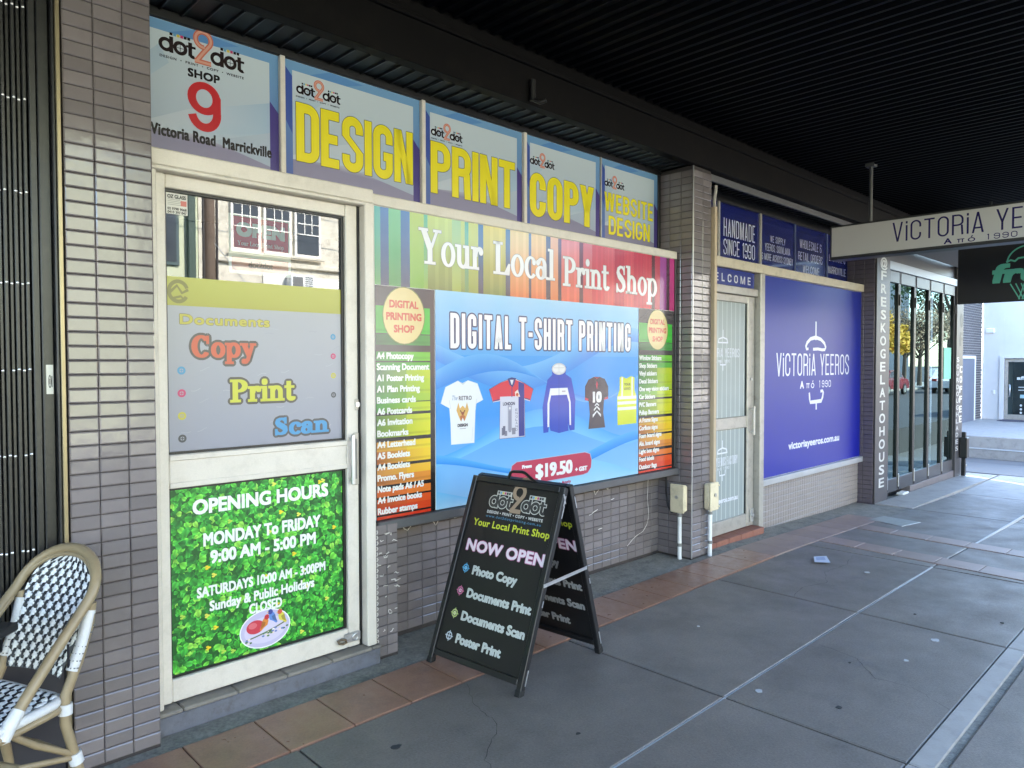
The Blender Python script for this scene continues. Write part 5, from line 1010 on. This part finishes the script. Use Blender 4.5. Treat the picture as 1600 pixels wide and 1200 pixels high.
LB('inner_hoop', MB().tube([hoop(.20+.6*i/40)*1.0 + Vector((0 if abs(i-20) < 12 else (.014 if i < 20 else -.014), .012, -.019)) for i in range(41)], .0085, 10), RAT)
def surf(u, v):   # woven back: u -1..1 across, v 0..1 up
    wtop = HW*.93; zlow, ztop = .50, .868
    z = zlow+(ztop-zlow)*v
    w = wtop*(.80+.20*min(1, v*2.2)) if v < .68 else wtop*math.sqrt(max(.0, 1-((v-.68)/.335)**2))
    y = -.165-.175*((z-.45)/.44)**1.1 - .02*(1-u*u)
    return Vector((w*u, y, z))
def weave(fn, nu, nv, base_off, name, flip=1):
    bm = MB(); G = 20
    pts = [[fn(-1+2*i/G, j/G) for i in range(G+1)] for j in range(G+1)]
    bm.add([p for r in pts for p in r], [(j*(G+1)+i, j*(G+1)+i+1, (j+1)*(G+1)+i+1, (j+1)*(G+1)+i) for j in range(G) for i in range(G)], True)
    back = LB(name, bm, GSTR)
    w, b = MB(), MB()
    def lump(mb, u, v, hu, hv, h):
        u0, u1, v0, v1 = max(-1, u-hu), min(1, u+hu), max(0, v-hv), min(1, v+hv)
        if u1-u0 < hu*.6 or v1-v0 < hv*.6: return
        P = [fn(u0, v0+(v1-v0)*.2), fn((u0+u1)/2, v0), fn(u1, v0+(v1-v0)*.2), fn(u1, v0+(v1-v0)*.8), fn((u0+u1)/2, v1), fn(u0, v0+(v1-v0)*.8)]
        n = (P[2]-P[0]).cross(P[4]-P[1]).normalized()*flip
        c1, c2 = fn((u0+u1)/2, v0+(v1-v0)*.25)+n*h, fn((u0+u1)/2, v0+(v1-v0)*.75)+n*h
        e = [p+n*h*.25 for p in P]
        mb.add(P+e+[c1, c2], [(0,1,7,6),(1,2,8,7),(2,3,9,8),(3,4,10,9),(4,5,11,10),(5,0,6,11),(6,7,12),(7,8,12),(8,9,13,12),(9,10,13),(10,11,13),(11,6,12,13)], True)
    for j in range(nv):
        for i in range(nu):
            u = -1+2*(i+.5+.5*(j % 2))/nu; v = (j+.5)/nv
            lump(w, u, v, .44/nu, .84/nv, .0055); lump(b, u+.84/nu, v+.12/nv, .42/nu, .80/nv, .0056)
            if (i+j) % 1 == 0: lump(w, u+.0/nu, v+.1/nv, .80/nu, .20/nv, .006)
    for nm, mb, m_ in (('white_strands', w, WSTR), ('black_strands', b, BSTR)):
        o = mb.build(nm, m_, back, local=True); o['kind'] = 'stuff'
weave(surf, 8, 14, 0, 'woven_back', -1)
def seat(u, v):
    y = -.17+.40*v; w = (.175+.035*v)*(1 if v > .12 else .86+.14*(v/.12)**.5); z = .452-.012*(1-u*u)*math.sin(math.pi*v)
    return Vector((w*u, y, z))
weave(seat, 9, 14, 0, 'woven_seat', 1)
sb = MB(); rim = [Vector((.0, 0, 0))]*0
rim = [seat(-1, k/10) for k in range(11)]+[seat(-1+.2*k, 1) for k in range(1, 11)]+[seat(1, 1-k/10) for k in range(1, 11)]+[seat(1-.2*k, 0) for k in range(1, 10)]
LB('seat_rim', MB().tube([p+Vector((0,0,-.014)) for p in rim], .0165, 10, closed=True), WRAP)
LB('seat_frame', MB().tube([Vector((p.x*1.04, p.y*1.02, .415)) for p in rim], .0125, 10, closed=True), RAT)
for sx_ in (-1, 1):
    LB('rear_leg', MB().tube([(sx_*.182,-.268,.74),(sx_*.174,-.262,.66),(sx_*.175,-.225,.56),(sx_*.175,-.172,.45),(sx_*.178,-.168,.36),(sx_*.185,-.20,.22),(sx_*.20,-.245,0)], .0165, 12), RAT)
    LB('front_leg', MB().tube([(sx_*.205,.185,.43),(sx_*.205,.19,.25),(sx_*.215,.205,0)], .0165, 12), RAT)
    LB('side_stretcher', MB().tube([(sx_*.185,-.19,.235),(sx_*.20,.0,.30),(sx_*.21,.195,.24)], .0105, 10), RAT)
    LB('hoop_brace', MB().tube([(sx_*(HW+.012),.03,.42),(sx_*.19,-.06,.34),(sx_*.183,-.185,.25)], .0105, 10), RAT)
    LB('binding', MB().tube([hoop(0 if sx_ < 0 else 1)+Vector((0,.008,-.02)), hoop(.02 if sx_ < 0 else .98), hoop(.055 if sx_ < 0 else .945)], [.020,.0215,.020], 12), WRAP)
    LB('binding', MB().tube([(sx_*.1835,-.193,.25),(sx_*.186,-.202,.212)], .0225, 12), WRAP); LB('binding', MB().tube([(sx_*.1755,-.172,.425),(sx_*.177,-.17,.39)], .022, 12), WRAP)
    LB('leg_wrap', MB().tube([(sx_*.178,-.266,.715),(sx_*.172,-.235,.60),(sx_*.172,-.20,.525)], [.0185,.0195,.020], 12), WRAP)
for sx_ in (-1, 1):
    m = MB()
    for k_ in range(7): z = .535+k_*.021; f = (z-.525)/.13; c = Vector((sx_*(.172-.002*f), -.20-.062*f, z)); m.tube([c+Vector((0, 0, -.002)), c+Vector((0, -.001, .002))], .0208, 10)
    LB('leg_wrap_bands', m, GSTR); m = MB(); m.box(sx_*.172-.004, sx_*.172+.004, -.19, -.186, .53, .62); LB('leg_wrap_tail', m, BSTR)
LB('rear_stretcher', MB().tube([(-.186,-.197,.235),(0,-.19,.25),(.186,-.197,.235)], .0105, 10), RAT); LB('cross_stretcher', MB().tube([(-.20,.0,.30),(0,.01,.29),(.20,.0,.30)], .0105, 10), RAT)
tb = thing('cafe_table', 'small square black cafe table, only a corner in view by the chair', 'table', (-.012, -.452, 0), R(45))
MB().box(-.309, .309, -.309, .309, .715, .742, c=.006).build('table_top', M('black_laminate', (30,31,34), .4), tb, local=True); MB().cyl((0,0,.03), (0,0,.714), .03, 14).build('pedestal', BLACK, tb, local=True); MB().box(-.2, .2, -.2, .2, .003, .028, c=.01).build('base', BLACK, tb, local=True)


# ================================================================== ACROSS THE STREET (seen in the glass)
REND = M('weathered_cream_render', (214,206,188), .85, var=.06, vscale=1.2, bump=.15, bscale=20, dark=(120,112,98), dscale=5, damt=.6); GREENR = M('sage_render', (198,202,172), .85, var=.05); PANE = M('old_window_pane', (52,56,62), .15, var=.2, vscale=2); SASH = M('white_sash', (226,222,212), .6)
ob_ = thing('rendered_house', 'old cream rendered two storey building across the street with sash windows', 'building', (10, -18, 0))
YB = -16.5
B('wall', REND, ob_, 7.52, 14.6, -26, YB, -.2, 7.6, c=0); B('cornice', REND, ob_, 7.85, 14.65, YB+.001, YB+.12, 4.33, 4.47, c=.02); B('parapet', REND, ob_, 7.8, 14.7, YB+.001, YB+.1, 7.3, 7.7, c=.03); B('lower_panel', M('white_plaster', (228,224,214), .8, var=.04), ob_, 9.3, 14.2, YB+.001, YB+.04, .2, 4.1, c=.01)
for gx in (8.45, 12.5):
    for i in range(3):
        x0 = gx+i*.95; w_ = B('window', SASH, ob_, x0-.08, x0+.78, YB+.001, YB+.08, 4.68, 6.7, c=.01); B('pane', PANE, w_, x0, x0+.7, YB+.0805, YB+.09, 4.76, 6.6, c=0)
        m = MB(); [m.box(x0+q*.233-.014, x0+q*.233+.014, YB+.0905, YB+.105, 5.35, 6.6) for q in (1, 2)]; [m.box(x0, x0+.7, YB+.106, YB+.118, z-.015, z+.015) for z in (5.35, 5.66, 5.97, 6.28)]; m.build('glazing_bars', SASH, w_); B('sill', REND, w_, x0-.14, x0+.84, YB+.081, YB+.2, 4.6, 4.675, c=.01)
B('shop_door', M('brown_door', (96,70,52), .6), ob_, 8.3, 9.2, YB+.001, YB+.06, -.18, 2.1, c=.01)
ac = thing('air_conditioner', 'white air conditioner unit fixed to the cream building across the street', 'air conditioner', (10.4, YB, 3.7)); B('case', WHITEP, ac, 10.0, 10.75, YB+.05, YB+.35, 3.62, 4.12, c=.02); m = MB(); [m.box(10.45, 10.7, YB+.3505, YB+.36, 3.68+i*.06, 3.70+i*.06) for i in range(7)]; m.build('grille', BLACK, ac); B('fan_recess', M('grey_fan', (110,110,108), .6), ac, 10.06, 10.38, YB+.3505, YB+.358, 3.68, 4.05, c=.004)
gbn = thing('sage_building', 'sage green building across the street beside the cream one', 'building', (3, -18, 0)); B('wall', GREENR, gbn, -6, 7.5, -25, YB, -.2, 6.8, c=0); B('drainpipe', M('dark_green_pipe', (58,76,66), .5), gbn, 7.2, 7.4, YB+.001, YB+.15, 0, 6.8, c=.02)
for x0 in (-3.5, 0, 3.0, 6.25): w_ = B('window', M('green_sash', (74,92,92), .6), gbn, x0, x0+.75, YB+.001, YB+.06, 4.1, 5.9, c=.01); B('pane', PANE, w_, x0+.08, x0+.67, YB+.0605, YB+.07, 4.2, 5.8, c=0)
for i, (x0, x1, h_, c_) in enumerate(((15.2, 24, 5.5, (176,140,120)), (24.5, 34, 6.6, (196,190,180)), (35, 44, 4.6, (150,150,156)), (-20, -6.5, 6.0, (190,180,166)))):
    t = thing('street_building', ['brown brick shop across the street', 'pale grey terrace across the street', 'low grey shop farther along the street', 'beige corner building across the street on the near end'][i], 'building', ((x0+x1)/2, -18, 0)); B('wall', M('far_wall%d' % i, c_, .85, var=.06), t, x0, x1, -25, YB, -.2, h_, c=0); B('parapet', CONCL, t, x0-.05, x1+.05, YB+.001, YB+.1, h_-.3, h_+.1, c=.02)
    n_ = int((x1-x0)/2.2)
    for k_ in range(n_): q = x0+.7+k_*2.2; w_ = B('window', SASH, t, q, q+1.0, YB+.001, YB+.05, 3.2, 4.4 if h_ > 5 else 3.9, c=.01); B('pane', PANE, w_, q+.08, q+.92, YB+.0505, YB+.06, 3.28, 4.3 if h_ > 5 else 3.8, c=0)
    B('shop_window', PANE, t, x0+.6, x1-.6, YB+.001, YB+.04, .4, 2.3, c=0)
pl = thing('power_pole', 'weathered timber power pole with cables across the street', 'power pole', (7.04, -14.6, 0)); MB().tube([(7.04,-14.6,-.2),(7.04,-14.6,9)], [.17,.13], 12).build('pole', M('grey_timber_pole', (104,88,74), .85, var=.2, vscale=6), pl); MB().box(6.0, 8.1, -14.66, -14.54, 8.2, 8.35, c=.01).build('cross_arm', M('cross_arm_timber', (96,82,70), .85), pl)
MB().tube([(7.22,-14.6,.2),(7.22,-14.55,4),(7.24,-14.55,8)], .035, 8).tube([(6.89,-14.5,.2),(6.87,-14.5,8)], .03, 8).build('conduits', M('dark_conduit', (66,60,56), .6), pl); MB().tube([(7.04,-14.5,4.6),(8.9,-14.5,2.4)], .012, 6).build('stay_wire', STEEL, pl)
for i, (z, sg) in enumerate(((8.35, .5), (8.35, .7), (6.6, .6))): MB().tube([(x, -14.6+(.5 if i == 1 else -.4), z-sg*math.sin(math.pi*((x+30)/37.75 if x < 7.75 else (x-7.75)/40))) for x in range(-30, 48, 3)], .014, 6).build('cable', BLACK, pl)

def leaves(mb, c, r, n, s):
    for _ in range(n):
        d = Vector((random.gauss(0, 1), random.gauss(0, 1), random.gauss(0, 1))).normalized()*(random.random()**.4); p = Vector((c[0]+d.x*r[0], c[1]+d.y*r[1], c[2]+d.z*r[2]))
        u = Vector((random.gauss(0, 1), random.gauss(0, 1), random.gauss(0, 1))).normalized(); v = u.orthogonal().normalized(); l = s*random.uniform(.6, 1.3); mb.add([p-u*l, p-v*l*.45, p+u*l, p+v*l*.45], [(0,1,2,3)])
def tree(label, x, y, h, r, col, n, bare=False):
    t = thing('street_tree', label, 'tree', (x, y, -.25), group='trees along the street'); bark = M('bark', (92,80,68), .9, var=.2); m = MB(); m.tube([(x,y,-.25),(x+.1,y,h*.3),(x,y+.1,h*.55)], [h*.03,h*.022,h*.012], 8)
    tips = []
    for i in range(9 if not bare else 16):
        a_ = i*2.4; l = r*random.uniform(.6, .95); z0 = h*random.uniform(.28, .5); e = (x+l*math.cos(a_), y+l*math.sin(a_), z0+h*random.uniform(.15, .42)); m.tube([(x,y,z0),((x+e[0])/2,(y+e[1])/2,z0+(e[2]-z0)*.6),e], [h*.011,h*.007,h*.002], 5); tips.append(e)
        if bare:
            for k_ in range(14): q = [random.gauss(0, r*.28) for _ in range(3)]; m.tube([((x+e[0])/2+q[0]*.2,(y+e[1])/2,z0+(e[2]-z0)*.6),(e[0]+q[0],e[1]+q[1],e[2]+abs(q[2]))], [h*.004,h*.001], 4)
    m.build('trunk', bark, t); lm = MB(); leaf = M('leaf', col, .7, var=.25, vscale=1.5)
    for e in tips+[(x, y, h*.82)]: leaves(lm, e, (r*.42, r*.42, h*.14), n, .16 if not bare else .09)
    o = lm.build('crown', leaf, t); o['kind'] = 'stuff'
tree('yellow leaved autumn tree far along the street', 46.2, -12.6, 5.0, 1.7, (200,160,48), 240)
tree('bare brown winter tree beside the yellow one', 53, -13.4, 5.6, 2.4, (150,128,100), 160, True)
tree('bare brown winter tree standing before the dark evergreen', 60, -14.5, 6, 3.0, (156,134,108), 160, True)
tree('large dark green evergreen tree far along the street', 66, -14, 12, 4.0, (52,78,40), 420)
def car(label, x, y, col, rz=0.):
    t = thing('parked_car', label, 'car', (x, y, -.3), rz, group='cars parked along the street'); paint = M('car_paint', col, .2, coat=.6); gl_ = M('car_glass', (30,36,42), .08); z0 = 0
    prof = [(-2.1,.35),(-2.15,.75),(-1.95,.92),(-1.55,.98),(-.95,1.40),(.45,1.42),(1.15,.98),(1.95,.86),(2.15,.62),(2.12,.35)]
    m = MB(); m.prism(prof, 'y', -.82, .82); m.build('body', paint, t, local=True)
    for s_ in (-1, 1):
        MB().prism([(-1.35,1.0),(-.9,1.34),(-.25,1.36),(-.25,1.0)], 'y', s_*.822, s_*.83).build('window', gl_, t, local=True); MB().prism([(-.17,1.0),(-.17,1.36),(.42,1.36),(1.0,1.0)], 'y', s_*.822, s_*.83).build('window', gl_, t, local=True)
        for xx in (-1.35, 1.35): w_ = MB().cyl((xx, s_*.70, .32), (xx, s_*.84, .32), .32, 18).build('wheel', M('tyre', (24,24,24), .8), t, local=True); MB().cyl((xx, s_*.841, .32), (xx, s_*.85, .32), .2, 14).build('rim', STEEL, w_, local=True)
        MB().box(2.06, 2.16, s_*.5-.16, s_*.5+.16, .64, .76, c=.02).build('headlight', WHITEP, t, local=True); MB().box(-2.17, -2.08, s_*.55-.14, s_*.55+.14, .74, .88, c=.02).build('tail_light', M('red_lens', (150,20,20), .3), t, local=True)
    MB().add([(.47,-.7,1.40),(.47,.7,1.40),(1.13,.74,1.0),(1.13,-.74,1.0)], [(0,3,2,1)]).build('windscreen', gl_, t, local=True)
car('white hatchback parked far along the street', 50, -9.6, (226,226,226)); car('dark red sedan parked near the yellow tree', 44, -11.8, (120,26,30)); car('silver sedan parked far along beyond the white hatchback', 57, -11.9, (170,172,176)); car('blue grey hatchback parked across from the print shop', 12.5, -12, (92,104,120))
fb = thing('apartment_block', 'dark grey apartment block far along the street', 'building', (78, -30, 0)); B('wall', M('slate_wall', (74,84,98), .8), fb, 68, 82, -40, -22, -.3, 11, c=0)
for j in range(3):
    for i in range(5): B('balcony', WHITEP, fb, 67.6, 67.99, -39+i*3.4, -37+i*3.4, 2.4+j*2.8, 2.6+j*2.8, c=.02)
